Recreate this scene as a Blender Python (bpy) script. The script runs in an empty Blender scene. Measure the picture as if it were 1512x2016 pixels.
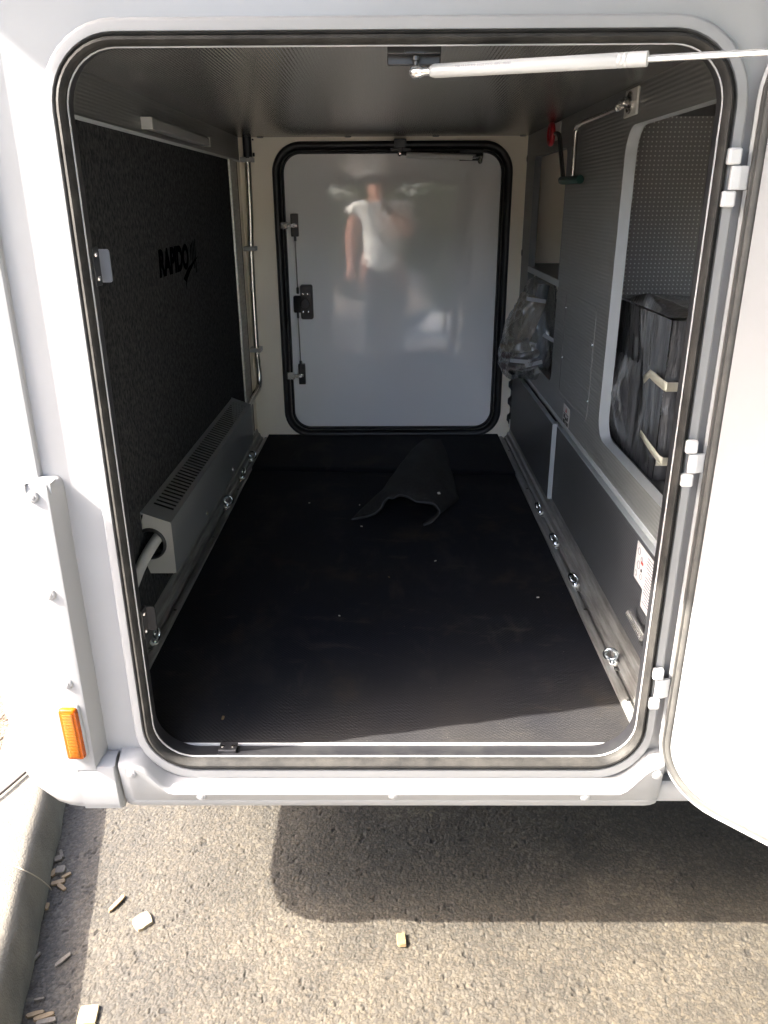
import bpy, bmesh, math, random
import numpy as np
from mathutils import Vector, Matrix
random.seed(7); rng = np.random.default_rng(7)
scene = bpy.context.scene
col = scene.collection

# ------------------------------------------------------------------ camera (world: X right, Y into the vehicle, Z up, metres)
CAM = np.array([0.0, -1.10, 1.35])
FPX, PCX, PCY = 1535.0, 756.0, 1008.0
RC = np.array([[0.99997, 0.0021, 0.0074], [0.0061, 0.3697, -0.9291], [-0.0047, 0.9292, 0.3696]])
for _ in range(3):                                   # orthonormalise
    RC = 0.5 * (RC + np.linalg.inv(RC).T)
cam_d = bpy.data.cameras.new('camera'); cam = bpy.data.objects.new('camera', cam_d); col.objects.link(cam)
cam_d.sensor_width = 36; cam_d.lens = FPX / 2016 * 36
cam_d.clip_start = 0.02; cam_d.clip_end = 2000
cam.matrix_world = Matrix([list(RC[i]) + [CAM[i]] for i in range(3)] + [[0, 0, 0, 1]])
scene.camera = cam
# ------------------------------------------------------------------ sky, sun, exposure
SUN = Vector((1, .204, -.93)).normalized()
w = bpy.data.worlds.new('World'); scene.world = w; w.use_nodes = True
nt = w.node_tree; bg = nt.nodes['Background']
sky = nt.nodes.new('ShaderNodeTexSky'); sky.sky_type = 'NISHITA'; sky.sun_disc = False
sky.sun_elevation = math.asin(-SUN.z); sky.sun_rotation = math.atan2(-SUN.x, -SUN.y) % (2 * math.pi)
sky.dust_density = 4.0; sky.air_density = .8; sky.ozone_density = .6
nt.links.new(sky.outputs[0], bg.inputs[0]); bg.inputs[1].default_value = 0.15
sl = bpy.data.lights.new('sun', 'SUN'); sl.energy = 2.0; sl.angle = math.radians(.53); sl.color = (1, .945, .86)
so = bpy.data.objects.new('sun', sl); col.objects.link(so); so.rotation_euler = SUN.to_track_quat('-Z', 'Y').to_euler()
so.location = (-6, -2, 6)
vs = scene.view_settings; vs.view_transform = 'Standard'; vs.look = 'None'; vs.exposure = 4.3; vs.gamma = 1
scene.cycles.use_denoising = True
scene.cycles.max_bounces = 10; scene.cycles.diffuse_bounces = 6; scene.cycles.transparent_max_bounces = 16
scene.cycles.sample_clamp_indirect = 6

# ------------------------------------------------------------------ photo pixel -> point on a plane the thing touches
def ray(x, y): return RC @ np.array([x - PCX, -(y - PCY), -FPX])
def onX(x, y, X): r = ray(x, y); return CAM + r * (X - CAM[0]) / r[0]
def onY(x, y, Y): r = ray(x, y); return CAM + r * (Y - CAM[1]) / r[1]
def onZ(x, y, Z): r = ray(x, y); return CAM + r * (Z - CAM[2]) / r[2]

# ------------------------------------------------------------------ materials
MATS = {}
def N(nt, t, **kw):
    n = nt.nodes.new(t)
    for k, v in kw.items():
        if k in n.inputs: n.inputs[k].default_value = v
        else: setattr(n, k, v)
    return n
def mat(name, base, rough=.5, metal=0, noise=None, bump=None, **kw):
    """noise=(scale, colour2, low, high): mottled colour; bump=(kind, scale, strength, stretch)"""
    m = bpy.data.materials.new(name); m.use_nodes = True; t = m.node_tree; p = t.nodes['Principled BSDF']
    p.inputs['Base Color'].default_value = (*base, 1); p.inputs['Roughness'].default_value = rough; p.inputs['Metallic'].default_value = metal
    for k, v in kw.items(): p.inputs[k.replace('_', ' ')].default_value = v
    tc = t.nodes.new('ShaderNodeTexCoord')
    if noise:
        mp = N(t, 'ShaderNodeMapping'); mp.inputs['Scale'].default_value = noise[4] if len(noise) > 4 else (1, 1, 1)
        t.links.new(tc.outputs['Object'], mp.inputs[0])
        nz = N(t, 'ShaderNodeTexNoise', Scale=noise[0], Detail=6.0, Roughness=.6); t.links.new(mp.outputs[0], nz.inputs['Vector'])
        mr = N(t, 'ShaderNodeMapRange'); mr.inputs[1].default_value = noise[2]; mr.inputs[2].default_value = noise[3]
        t.links.new(nz.outputs[0], mr.inputs[0])
        mx = N(t, 'ShaderNodeMix', data_type='RGBA'); mx.inputs[6].default_value = (*base, 1); mx.inputs[7].default_value = (*noise[1], 1)
        t.links.new(mr.outputs[0], mx.inputs[0]); t.links.new(mx.outputs[2], p.inputs['Base Color'])
    if bump:
        bs = bump if isinstance(bump, list) else [bump]; prev = None
        for b in bs:
            mp = N(t, 'ShaderNodeMapping'); mp.inputs['Scale'].default_value = b[3] if len(b) > 3 else (1, 1, 1)
            t.links.new(tc.outputs['Object'], mp.inputs[0])
            if b[0] == 'noise': x = N(t, 'ShaderNodeTexNoise', Scale=b[1], Detail=4.0); o = x.outputs[0]
            elif b[0] == 'voronoi': x = N(t, 'ShaderNodeTexVoronoi', Scale=b[1]); o = x.outputs[0]
            else:
                x = N(t, 'ShaderNodeTexWave', Scale=b[1]); x.wave_type = 'BANDS'; x.bands_direction = b[0]; o = x.outputs['Fac']
            t.links.new(mp.outputs[0], x.inputs['Vector'])
            bn = N(t, 'ShaderNodeBump', Strength=b[2], Distance=b[4] if len(b) > 4 else .002); t.links.new(o, bn.inputs['Height'])
            if prev: t.links.new(prev.outputs[0], bn.inputs['Normal'])
            prev = bn
        t.links.new(prev.outputs[0], p.inputs['Normal'])
    MATS[name] = m
    return m
PERIOD = 2 * math.pi / 20            # wave texture: period in metres = PERIOD / scale
mat('white_paint', (.232, .234, .238), .25, noise=(3, (.215, .217, .221), .4, .7), bump=('noise', 9, .04, (1, 1, 1), .01), Specular_IOR_Level=.3)
mat('white_plastic', (.222, .223, .226), .45, noise=(400, (.17, .165, .155), .70, .78), bump=('noise', 60, .03), Specular_IOR_Level=.2)
mat('strut_white', (.36, .36, .355), .3)
mat('ribbed_strip', (.10, .10, .098), .3, bump=('Z', PERIOD / .0065, .30, (1, 1, 1), .001))
mat('lamp_grey', (.20, .20, .197), .4)
mat('hinge_white', (.40, .40, .405), .38)
mat('rubber', (.014, .0136, .013), .6, noise=(30, (.034, .032, .029), .35, .7), bump=('noise', 300, .25), Specular_IOR_Level=.2)
mat('rubber_grey', (.05, .049, .047), .55, noise=(30, (.075, .072, .066), .35, .7), Specular_IOR_Level=.2)
mat('rubber_black', (.012, .012, .014), .42)
mat('black_plastic', (.018, .018, .02), .32, noise=(14, (.04, .037, .034), .5, .8))
mat('reveal', (.014, .014, .016), .45, noise=(18, (.028, .028, .028), .45, .75), Specular_IOR_Level=.25)
mat('alu', (.34, .335, .32), .34, .5, noise=(20, (.19, .185, .175), .35, .7, (6, .6, 6)), bump=('noise', 200, .1, (1, .05, 1)))
mat('alu_line', (.34, .34, .34), .45, .2)
mat('striker_grey', (.11, .12, .14), .35)
mat('steel', (.62, .60, .57), .22, 1.0)
mat('chrome', (.85, .84, .82), .16, .85)
mat('zinc', (.62, .68, .72), .2, 1.0)
mat('nylon', (.72, .72, .68), .4, Transmission_Weight=.15)
mat('carpet_wall', (.012, .0125, .0145), .95, noise=(130, (.058, .058, .059), .36, .70, (1, 1, .7)), bump=('noise', 500, .7), Specular_IOR_Level=.1)
mat('logo_black', (.0015, .0016, .0024), .9, Specular_IOR_Level=0.0)
mat('ribbed_ceiling', (.115, .115, .112), .22, bump=('X', PERIOD / .0065, .30, (1, 1, 1), .001))
mat('ribbed_wall', (.17, .175, .172), .36, noise=(2.5, (.155, .16, .157), .4, .6), bump=('Z', PERIOD / .0085, .40, (1, 1, 1), .0012))
mat('ribbed_fine', (.060, .062, .067), .42, bump=[('Z', PERIOD / .006, .4, (1, 1, 1), .001), ('Y', PERIOD / .006, .4, (1, 1, 1), .001)])
mat('edge_grey', (.40, .43, .445), .4)
mat('cream', (.86, .79, .66), .45, noise=(4, (.83, .76, .63), .4, .7), bump=('noise', 220, .05))
mat('shelf_grey', (.16, .16, .15), .5)
mat('backdoor', (.88, .875, .86), .045, noise=(1.2, (.85, .85, .835), .4, .7), bump=[('noise', 2.2, .12, (1, 1, 1), .02), ('noise', 26, .05, (1, 1, 1), .003)], IOR=1.7)
mat('heater_paint', (.15, .157, .165), .38, bump=('noise', 900, .1))
mat('heater_end', (.33, .325, .31), .4)
mat('dark_inside', (.006, .006, .006), .9)
mat('red_plastic', (.42, .012, .02), .35)
mat('green_plastic', (.01, .045, .038), .4)
mat('lamp_white', (.36, .36, .35), .4)
mat('sticker', (.62, .60, .60), .5)
mat('ink', (.03, .03, .03), .6)
mat('ink_grey', (.22, .22, .24), .6)
mat('ink_red', (.55, .06, .05), .6)
mat('tape', (.56, .54, .44), .6, noise=(60, (.50, .48, .39), .4, .7))
mat('strap_grey', (.30, .31, .33), .4)
mat('blue_grey', (.05, .065, .09), .5)
mat('hose', (.06, .032, .036), .4)
mat('cardboard', (.26, .20, .14), .7)
mat('felt', (.013, .0125, .0115), .95, noise=(90, (.030, .029, .026), .35, .75), bump=('noise', 420, .6))
mat('felt_edge', (.055, .056, .062), .95)
mat('underbody', (.03, .03, .03), .8)
mat('shade_overhang', (.30, .31, .33), .8)
mat('skin', (.55, .27, .19), .55)
mat('shirt', (.78, .78, .72), .8)
mat('shorts', (.05, .055, .06), .85)
mat('hair', (.10, .06, .04), .7)
mat('shoe', (.30, .28, .26), .7)
mat('dust', (.55, .52, .45), .8)
mat('wood', (.17, .115, .055), .75, noise=(60, (.11, .07, .033), .35, .7, (1, 1, 6)), bump=('noise', 200, .5))
mat('wood_pale', (.19, .150, .092), .75, noise=(60, (.135, .10, .056), .35, .7, (1, 6, 1)), bump=('noise', 200, .5))
mat('wood_grey', (.12, .10, .073), .8, noise=(60, (.08, .062, .045), .35, .7, (6, 1, 1)), bump=('noise', 200, .5))
mat('straw', (.28, .19, .10), .8, noise=(8, (.12, .07, .04), .35, .65))
mat('bounce_paving', (.44, .425, .39), .9, noise=(7, (.38, .365, .335), .3, .7), bump=('noise', 200, .3))
mat('soil', (.12, .09, .06), .95, noise=(40, (.07, .05, .035), .4, .6), bump=('noise', 80, 1, (1, 1, 1), .02))
mat('dry_stem', (.25, .21, .15), .7)
mat('bark', (.055, .045, .038), .85)
mat('leaf', (.06, .10, .03), .6, noise=(6, (.10, .14, .04), .4, .6))
mat('phone', (.02, .02, .02), .2)
# concrete kerb: sandy, fine pits and streaks
mat('concrete', (.088, .077, .058), .85, noise=(13, (.054, .047, .036), .42, .72), bump=[('noise', 260, .6, (1, 1, 1), .003), ('noise', 30, .4, (1, 1, 1), .006)])
# amber lens
m = mat('amber', (.42, .085, .003), .12, bump=('Z', PERIOD / .004, .35, (1, 1, 1), .001), Transmission_Weight=.35, IOR=1.45)
mat('amber_inner', (.30, .085, .004), .25, bump=('Z', PERIOD / .003, .6, (1, 1, 1), .001))
# dotted niche liner
def dotted():
    m = bpy.data.materials.new('dotted'); m.use_nodes = True; t = m.node_tree; p = t.nodes['Principled BSDF']
    tc = t.nodes.new('ShaderNodeTexCoord'); sp = N(t, 'ShaderNodeSeparateXYZ'); t.links.new(tc.outputs['Object'], sp.inputs[0])
    def math_(op, a, b=None):
        n = N(t, 'ShaderNodeMath', operation=op)
        for i, v in enumerate((a, b)):
            if v is None: continue
            if isinstance(v, (int, float)): n.inputs[i].default_value = v
            else: t.links.new(v, n.inputs[i])
        return n.outputs[0]
    P = .0105
    yy = math_('MULTIPLY', sp.outputs[1], 1 / P); xx = math_('MULTIPLY', sp.outputs[0], 1 / P); hh = math_('ADD', yy, xx)
    zz = math_('MULTIPLY', sp.outputs[2], 1 / P)
    sy = math_('SINE', math_('MULTIPLY', hh, 2 * math.pi)); sz = math_('SINE', math_('MULTIPLY', zz, 2 * math.pi))
    dot = math_('GREATER_THAN', math_('MULTIPLY', math_('MAXIMUM', sy, 0.0), math_('MAXIMUM', sz, 0.0)), .45)
    mx = N(t, 'ShaderNodeMix', data_type='RGBA'); mx.inputs[6].default_value = (.34, .337, .325, 1); mx.inputs[7].default_value = (.80, .80, .78, 1)
    t.links.new(dot, mx.inputs[0]); t.links.new(mx.outputs[2], p.inputs['Base Color'])
    bn = N(t, 'ShaderNodeBump', Strength=.5, Distance=.001); t.links.new(math_('MULTIPLY', sy, sz), bn.inputs['Height']); t.links.new(bn.outputs[0], p.inputs['Normal'])
    p.inputs['Roughness'].default_value = .35
    MATS['dotted'] = m
dotted()
# floor carpet: near black weave, pale specks, brown scuffs
def floor_mat():
    m = mat('carpet_floor', (.0030, .0038, .0080), .8); t = m.node_tree; p = t.nodes['Principled BSDF']
    tc = [n for n in t.nodes if n.type == 'TEX_COORD'][0]
    mx = None; prev = None
    def layer(scale, c, lo, hi, tex='ShaderNodeTexNoise', rotz=0, stretch=(1, 1, 1)):
        nonlocal prev
        mp = N(t, 'ShaderNodeMapping'); mp.inputs['Scale'].default_value = stretch; mp.inputs['Rotation'].default_value = (0, 0, rotz)
        t.links.new(tc.outputs['Object'], mp.inputs[0])
        n = N(t, tex, Scale=scale)
        if tex.endswith('Noise'): n.inputs['Detail'].default_value = 8; n.inputs['Roughness'].default_value = .65
        t.links.new(mp.outputs[0], n.inputs['Vector'])
        mr = N(t, 'ShaderNodeMapRange'); mr.inputs[1].default_value = lo; mr.inputs[2].default_value = hi; t.links.new(n.outputs[0], mr.inputs[0])
        x = N(t, 'ShaderNodeMix', data_type='RGBA'); x.inputs[7].default_value = (*c, 1); t.links.new(mr.outputs[0], x.inputs[0])
        if prev: t.links.new(prev.outputs[2], x.inputs[6])
        else: x.inputs[6].default_value = (.0030, .0038, .0080, 1)
        prev = x
    layer(2.2, (.007, .0066, .0072), .45, .75)
    layer(5.5, (.020, .019, .019), .54, .72, stretch=(1, .55, 1), rotz=.9)
    layer(17, (.030, .027, .023), .60, .74, stretch=(.35, 1, 1), rotz=.3)
    layer(4.5, (.030, .023, .016), .58, .74)
    layer(11, (.026, .023, .020), .60, .74, stretch=(1, .25, 1), rotz=.5)
    layer(120, (.16, .15, .13), .060, .030, 'ShaderNodeTexVoronoi')
    layer(33, (.2, .18, .15), .030, .018, 'ShaderNodeTexVoronoi')
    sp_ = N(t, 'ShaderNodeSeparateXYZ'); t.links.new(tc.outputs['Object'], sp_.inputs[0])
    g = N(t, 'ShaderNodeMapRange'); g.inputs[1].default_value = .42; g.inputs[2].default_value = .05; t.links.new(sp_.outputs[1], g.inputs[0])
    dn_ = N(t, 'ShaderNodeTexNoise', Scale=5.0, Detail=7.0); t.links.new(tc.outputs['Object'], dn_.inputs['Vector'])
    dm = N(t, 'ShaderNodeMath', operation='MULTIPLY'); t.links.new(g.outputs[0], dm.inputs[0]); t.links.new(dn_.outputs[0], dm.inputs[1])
    du = N(t, 'ShaderNodeMix', data_type='RGBA'); t.links.new(dm.outputs[0], du.inputs[0]); t.links.new(prev.outputs[2], du.inputs[6]); du.inputs[7].default_value = (.024, .022, .0195, 1); prev = du  # real dust by the sill, its colour raised to brighten the sunlit wedge
    t.links.new(prev.outputs[2], p.inputs['Base Color'])
    a = N(t, 'ShaderNodeTexWave', Scale=PERIOD / .0042); a.bands_direction = 'DIAGONAL'; t.links.new(tc.outputs['Object'], a.inputs[0])
    b = N(t, 'ShaderNodeTexWave', Scale=PERIOD / .0042); b.bands_direction = 'Y'; t.links.new(tc.outputs['Object'], b.inputs[0])
    mu = N(t, 'ShaderNodeMath', operation='MULTIPLY'); t.links.new(a.outputs['Fac'], mu.inputs[0]); t.links.new(b.outputs['Fac'], mu.inputs[1])
    bn = N(t, 'ShaderNodeBump', Strength=.45, Distance=.0015); t.links.new(mu.outputs[0], bn.inputs['Height']); t.links.new(bn.outputs[0], p.inputs['Normal'])
    p.inputs['Specular IOR Level'].default_value = .25
floor_mat()
# clear film (bag and wrapping): glossy see-through sheet with creases
def film(name, clear, tint, scale, strength):
    m = mat(name, tint, .12, bump=[('noise', scale, strength, (1, 1, .5), .02), ('noise', scale * 4, strength * .5, (1, 1, .6), .006)]); t = m.node_tree
    p = t.nodes['Principled BSDF']; p.inputs['IOR'].default_value = 1.6; out = [n for n in t.nodes if n.type == 'OUTPUT_MATERIAL'][0]
    tr = N(t, 'ShaderNodeBsdfTransparent'); tr.inputs[0].default_value = (.93, .94, .94, 1); gl = N(t, 'ShaderNodeBsdfGlossy', Roughness=.10)
    lw_ = N(t, 'ShaderNodeLayerWeight', Blend=.35); mx0 = N(t, 'ShaderNodeMixShader'); mx0.inputs[0].default_value = clear
    t.links.new(p.outputs[0], mx0.inputs[1]); t.links.new(tr.outputs[0], mx0.inputs[2])
    mx1 = N(t, 'ShaderNodeMixShader'); mr = N(t, 'ShaderNodeMapRange'); mr.inputs[3].default_value = .08; mr.inputs[4].default_value = .55
    nrm = p.inputs['Normal'].links[0].from_socket; t.links.new(nrm, gl.inputs['Normal']); t.links.new(nrm, lw_.inputs['Normal'])
    t.links.new(lw_.outputs['Facing'], mr.inputs[0]); t.links.new(mr.outputs[0], mx1.inputs[0]); t.links.new(mx0.outputs[0], mx1.inputs[1]); t.links.new(gl.outputs[0], mx1.inputs[2]); t.links.new(mx1.outputs[0], out.inputs[0])
film('bag_film', .70, (.42, .43, .42), 24, .8)
mat('wrap', (.030, .031, .035), .30, noise=(10, (.12, .123, .132), .38, .70, (2.2, 2.2, .18)),
    bump=[('noise', 10, .55, (2.4, 2.4, .16), .03), ('noise', 34, .5, (2, 2.0, .22), .010), ('noise', 90, .35, (1, 1, .4), .004)], Coat_Weight=1.0, Coat_Roughness=.10, Coat_IOR=1.6)
# asphalt: tone per stone in a colour attribute, dust on top
def asphalt_mat():
    m = mat('asphalt', (.1, .1, .1), .85, bump=('noise', 700, .3, (1, 1, 1), .001)); t = m.node_tree; p = t.nodes['Principled BSDF']
    at = N(t, 'ShaderNodeVertexColor', layer_name='tone'); tc = [n for n in t.nodes if n.type == 'TEX_COORD'][0]
    nz = N(t, 'ShaderNodeTexNoise', Scale=3.2, Detail=6.0); t.links.new(tc.outputs['Object'], nz.inputs['Vector'])
    mr = N(t, 'ShaderNodeMapRange'); mr.inputs[1].default_value = .3; mr.inputs[2].default_value = .7; mr.inputs[3].default_value = .82; mr.inputs[4].default_value = 1.18
    t.links.new(nz.outputs[0], mr.inputs[0])
    mx = N(t, 'ShaderNodeMix', data_type='RGBA', blend_type='MULTIPLY'); mx.inputs[0].default_value = 1
    t.links.new(at.outputs[0], mx.inputs[6]); t.links.new(mr.outputs[0], mx.inputs[7]); t.links.new(mx.outputs[2], p.inputs['Base Color'])
asphalt_mat()

# ------------------------------------------------------------------ mesh helpers
class B:
    def __init__(s): s.v = []; s.f = []
    def add(s, v, f):
        o = len(s.v); s.v += [tuple(map(float, p)) for p in v]; s.f += [tuple(i + o for i in q) for q in f]; return s
    def box(s, x0, x1, y0, y1, z0, z1, M=None):
        v = [(x, y, z) for z in (z0, z1) for y in (y0, y1) for x in (x0, x1)]
        if M is not None: v = [M @ Vector(p) for p in v]
        return s.add(v, [(0, 2, 3, 1), (4, 5, 7, 6), (0, 1, 5, 4), (2, 6, 7, 3), (0, 4, 6, 2), (1, 3, 7, 5)])
    def loft(s, secs, closed=True, cap0=False, cap1=False):
        n = len(secs[0]); v = [p for sec in secs for p in sec]; f = []
        for k in range(len(secs) - 1):
            for i in range(n if closed else n - 1):
                j = (i + 1) % n; f.append((k * n + i, k * n + j, (k + 1) * n + j, (k + 1) * n + i))
        if cap0: f.append(tuple(range(n - 1, -1, -1)))
        if cap1: f.append(tuple((len(secs) - 1) * n + i for i in range(n)))
        return s.add(v, f)
    def tube(s, path, r, n=10, cap=True):
        path = [Vector(p) for p in path]; rs = r if isinstance(r, (list, tuple)) else [r] * len(path); secs = []; up = None
        for i, p in enumerate(path):
            t = (path[min(i + 1, len(path) - 1)] - path[max(i - 1, 0)]).normalized()
            if up is None: up = t.orthogonal().normalized()
            up = (up - t * up.dot(t)).normalized(); b = t.cross(up)
            secs.append([p + (up * math.cos(a) + b * math.sin(a)) * rs[i] for a in (2 * math.pi * k / n for k in range(n))])
        return s.loft(secs, True, cap, cap)
    def lathe(s, base, axis, prof, n=20):
        """prof: (distance along axis, radius)"""
        a = Vector(axis).normalized(); u = a.orthogonal().normalized(); w_ = a.cross(u); base = Vector(base)
        secs = [[base + a * h + (u * math.cos(t) + w_ * math.sin(t)) * max(r, 1e-5) for t in (2 * math.pi * k / n for k in range(n))] for h, r in prof]
        return s.loft(secs, True, True, True)
    def torus(s, c, axis, R, r, n=24, m_=8):
        a = Vector(axis).normalized(); u = a.orthogonal().normalized(); w_ = a.cross(u); c = Vector(c); secs = []
        for k in range(n + 1):
            t = 2 * math.pi * k / n; d = u * math.cos(t) + w_ * math.sin(t)
            secs.append([c + d * (R + r * math.cos(q)) + a * r * math.sin(q) for q in (2 * math.pi * j / m_ for j in range(m_))])
        return s.loft(secs)
    def prism(s, poly, fn0, fn1):
        return s.loft([[fn0(p) for p in poly], [fn1(p) for p in poly]], True, True, True)

def mesh_obj(name, b, material, parent=None, smooth=35, bevel=0, label=None):
    me = bpy.data.meshes.new(name); me.from_pydata(b.v, [], b.f)
    bm = bmesh.new(); bm.from_mesh(me); bmesh.ops.remove_doubles(bm, verts=bm.verts, dist=1e-6)
    bmesh.ops.recalc_face_normals(bm, faces=bm.faces); bm.to_mesh(me); bm.free()
    me.update()
    if smooth:
        me.shade_smooth(); me.set_sharp_from_angle(angle=math.radians(smooth))
    me.materials.append(MATS[material])
    o = bpy.data.objects.new(name, me); col.objects.link(o)
    if bevel:
        md = o.modifiers.new('bevel', 'BEVEL'); md.width = bevel; md.segments = 3; md.limit_method = 'ANGLE'; md.angle_limit = math.radians(40)
        me.shade_smooth(); md.harden_normals = False
    if parent: attach(o, parent)
    if label: o['label'] = label
    return o
def attach(o, parent):
    o.parent = parent; o.matrix_parent_inverse = Matrix.Translation(-root_loc(parent))
def root_loc(p):
    L = Vector((0, 0, 0))
    while p is not None: L += Vector(p.location); p = p.parent if p.parent is None else None
    return L
def thing(name, label, cat, loc, group=None):
    o = bpy.data.objects.new(name, None); col.objects.link(o); o.location = loc; o.empty_display_size = .05
    return tag(o, label, cat, group)
def tag(o, label=None, cat=None, group=None, kind=None):
    for k, v in (('label', label), ('category', cat), ('group', group), ('kind', kind)):
        if v: o[k] = v
    return o
def rr(x0, x1, z0, z1, r, n=10):
    pts = []
    for cx, cz, a0 in ((x1 - r, z1 - r, 0), (x0 + r, z1 - r, 90), (x0 + r, z0 + r, 180), (x1 - r, z0 + r, 270)):
        for k in range(n + 1):
            a = math.radians(a0 + 90 * k / n); pts.append((cx + r * math.cos(a), cz + r * math.sin(a)))
    return pts
def rect_in(R, i): return (R[0] + i, R[1] - i, R[2] + i, R[3] - i, max(R[4] - i, .002))
def secY(R, Y): return [(x, Y, z) for x, z in rr(*R)]
def secX(R, X): return [(X, y, z) for y, z in rr(*R)]
def catmull(pts, per=8):
    P = [np.array(p, float) for p in pts]; P = [2 * P[0] - P[1]] + P + [2 * P[-1] - P[-2]]; out = []
    for i in range(1, len(P) - 2):
        for k in range(per):
            t = k / per; a, b, c, d = P[i - 1:i + 3]
            out.append(.5 * ((2 * b) + (-a + c) * t + (2 * a - 5 * b + 4 * c - d) * t * t + (-a + 3 * b - 3 * c + d) * t ** 3))
    out.append(P[-2]); return [tuple(p) for p in out]
def text_mesh(name, body, size, material, M, parent, extrude=.0004, shear=0, sx=1.0, bold=0.0):
    c = bpy.data.curves.new(name, 'FONT'); c.body = body; c.size = size; c.extrude = extrude; c.shear = shear; c.offset = bold
    t = bpy.data.objects.new(name + '_src', c); col.objects.link(t); bpy.context.view_layer.update()
    me = bpy.data.meshes.new_from_object(t.evaluated_get(bpy.context.evaluated_depsgraph_get())); bpy.data.objects.remove(t)
    me.transform(Matrix.Diagonal((sx, 1, 1, 1))); me.transform(M); me.materials.clear(); me.materials.append(MATS[material])
    o = bpy.data.objects.new(name, me); col.objects.link(o); attach(o, parent); return o

# ================================================================== GROUND
def value_noise(x, y, seed):
    xi = np.floor(x).astype(int); yi = np.floor(y).astype(int); fx = x - xi; fy = y - yi
    fx = fx * fx * (3 - 2 * fx); fy = fy * fy * (3 - 2 * fy)
    def h(a, b): return (np.sin(a * 127.1 + b * 311.7 + seed * 74.7) * 43758.5453) % 1.0
    return (h(xi, yi) * (1 - fx) + h(xi + 1, yi) * fx) * (1 - fy) + (h(xi, yi + 1) * (1 - fx) + h(xi + 1, yi + 1) * fx) * fy
def worley(x, y, cell, seed):
    gx = x / cell; gy = y / cell; ix = np.floor(gx).astype(int); iy = np.floor(gy).astype(int)
    f1 = np.full(x.shape, 9.0); f2 = np.full(x.shape, 9.0); idv = np.zeros(x.shape)
    def h(a, b, k): return (np.sin(a * 127.1 + b * 311.7 + k * 91.3 + seed) * 43758.5453) % 1.0
    for dx in (-1, 0, 1):
        for dy in (-1, 0, 1):
            a = ix + dx; b = iy + dy
            d = np.hypot(a + h(a, b, 1) - gx, b + h(a, b, 2) - gy)
            new = d < f1
            f2 = np.where(new, f1, np.minimum(f2, d)); idv = np.where(new, h(a, b, 3), idv); f1 = np.where(new, d, f1)
    return f1, f2, idv
def asphalt():
    x0, x1, y0, y1, st = -.84, .90, -.28, .58, .0016
    nx = int((x1 - x0) / st) + 1; ny = int((y1 - y0) / st) + 1
    X, Y = np.meshgrid(np.linspace(x0, x1, nx), np.linspace(y0, y1, ny))
    wx = X + .003 * (value_noise(X * 180, Y * 180, 1) - .5); wy = Y + .003 * (value_noise(X * 180, Y * 180, 2) - .5)
    a1, a2, ida = worley(wx, wy, .0071, 3.0); b1, b2, idb = worley(wx + .31, wy, .0039, 8.0)
    big = ida > .5; gap = np.where(big, a2 - a1, b2 - b1); idn = np.where(big, ida, idb)
    body_ = np.clip(gap / np.where(big, .22, .30), 0, 1)
    rnd = (idn * 17.3) % 1
    Z = body_ ** .5 * (.0010 + .0012 * rnd) - .0014
    Z += .0022 * (value_noise(X * 9, Y * 9, 5) - .5) + .0007 * (value_noise(X * 240, Y * 240, 6) - .5)
    pit = value_noise(wx * 150, wy * 150, 9) * .55 + value_noise(wx * 62 + 3.1, wy * 62, 11) * .45; pitm = np.clip((pit - .75) / .08, 0, 1); Z -= .0020 * pitm
    edge = np.minimum.reduce([X - x0, x1 - X, Y - y0, y1 - Y]); Z *= np.clip(edge / .03, 0, 1)
    tone = .020 + .025 * ((idn * 7.3) % 1) ** 1.3
    tone *= .42 + .58 * body_ ** .7
    tone *= .80 + .40 * value_noise(X * 14, Y * 14, 21) * value_noise(X * 5 + 9, Y * 5, 22) * 2
    tone *= 1 - .45 * pitm
    warm = ((ida * 13.7) % 1)
    rgb = np.stack([tone * (1.12 + .10 * warm), tone * (.96 + .02 * warm), tone * (.71 - .07 * warm), np.ones_like(tone)], -1).reshape(-1, 4)
    V = np.stack([X, Y, Z], -1).reshape(-1, 3)
    idx = np.arange(nx * ny).reshape(ny, nx)
    q = np.stack([idx[:-1, :-1], idx[:-1, 1:], idx[1:, 1:], idx[1:, :-1]], -1).reshape(-1, 4)
    far = np.array([[-400, -400, 0], [400, -400, 0], [400, 400, 0], [-400, 400, 0]], float); o = len(V)
    V = np.vstack([V, far]); rgb = np.vstack([rgb, np.tile([[.046, .041, .033, 1]], (4, 1))])
    c = [idx[0, 0], idx[0, -1], idx[-1, -1], idx[-1, 0]]
    # ring from the dense patch to the horizon: polygons that use every boundary vertex
    rings = []
    edges = [list(idx[0, :]), list(idx[:, -1]), list(idx[-1, ::-1]), list(idx[::-1, 0])]
    for k in range(4): rings.append([o + k, o + (k + 1) % 4] + [int(i) for i in edges[k][::-1]])
    nq = len(q); loops = np.concatenate([q.reshape(-1)] + [np.array(r) for r in rings])
    starts = np.concatenate([np.arange(nq) * 4, nq * 4 + np.cumsum([0] + [len(r) for r in rings[:-1]])])
    tot = np.concatenate([np.full(nq, 4), [len(r) for r in rings]])
    me = bpy.data.meshes.new('asphalt'); me.vertices.add(len(V)); me.vertices.foreach_set('co', V.reshape(-1))
    me.loops.add(len(loops)); me.loops.foreach_set('vertex_index', loops.astype(np.int32))
    me.polygons.add(len(starts)); me.polygons.foreach_set('loop_start', starts.astype(np.int32)); me.polygons.foreach_set('loop_total', tot.astype(np.int32))
    me.update(calc_edges=True); me.validate()
    ca = me.color_attributes.new('tone', 'FLOAT_COLOR', 'POINT'); ca.data.foreach_set('color', rgb.reshape(-1))
    me.shade_smooth(); me.materials.append(MATS['asphalt'])
    o_ = bpy.data.objects.new('asphalt', me); col.objects.link(o_); tag(o_, 'worn grey asphalt with coarse stones under the vehicle', 'asphalt', kind='structure')
asphalt()
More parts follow.
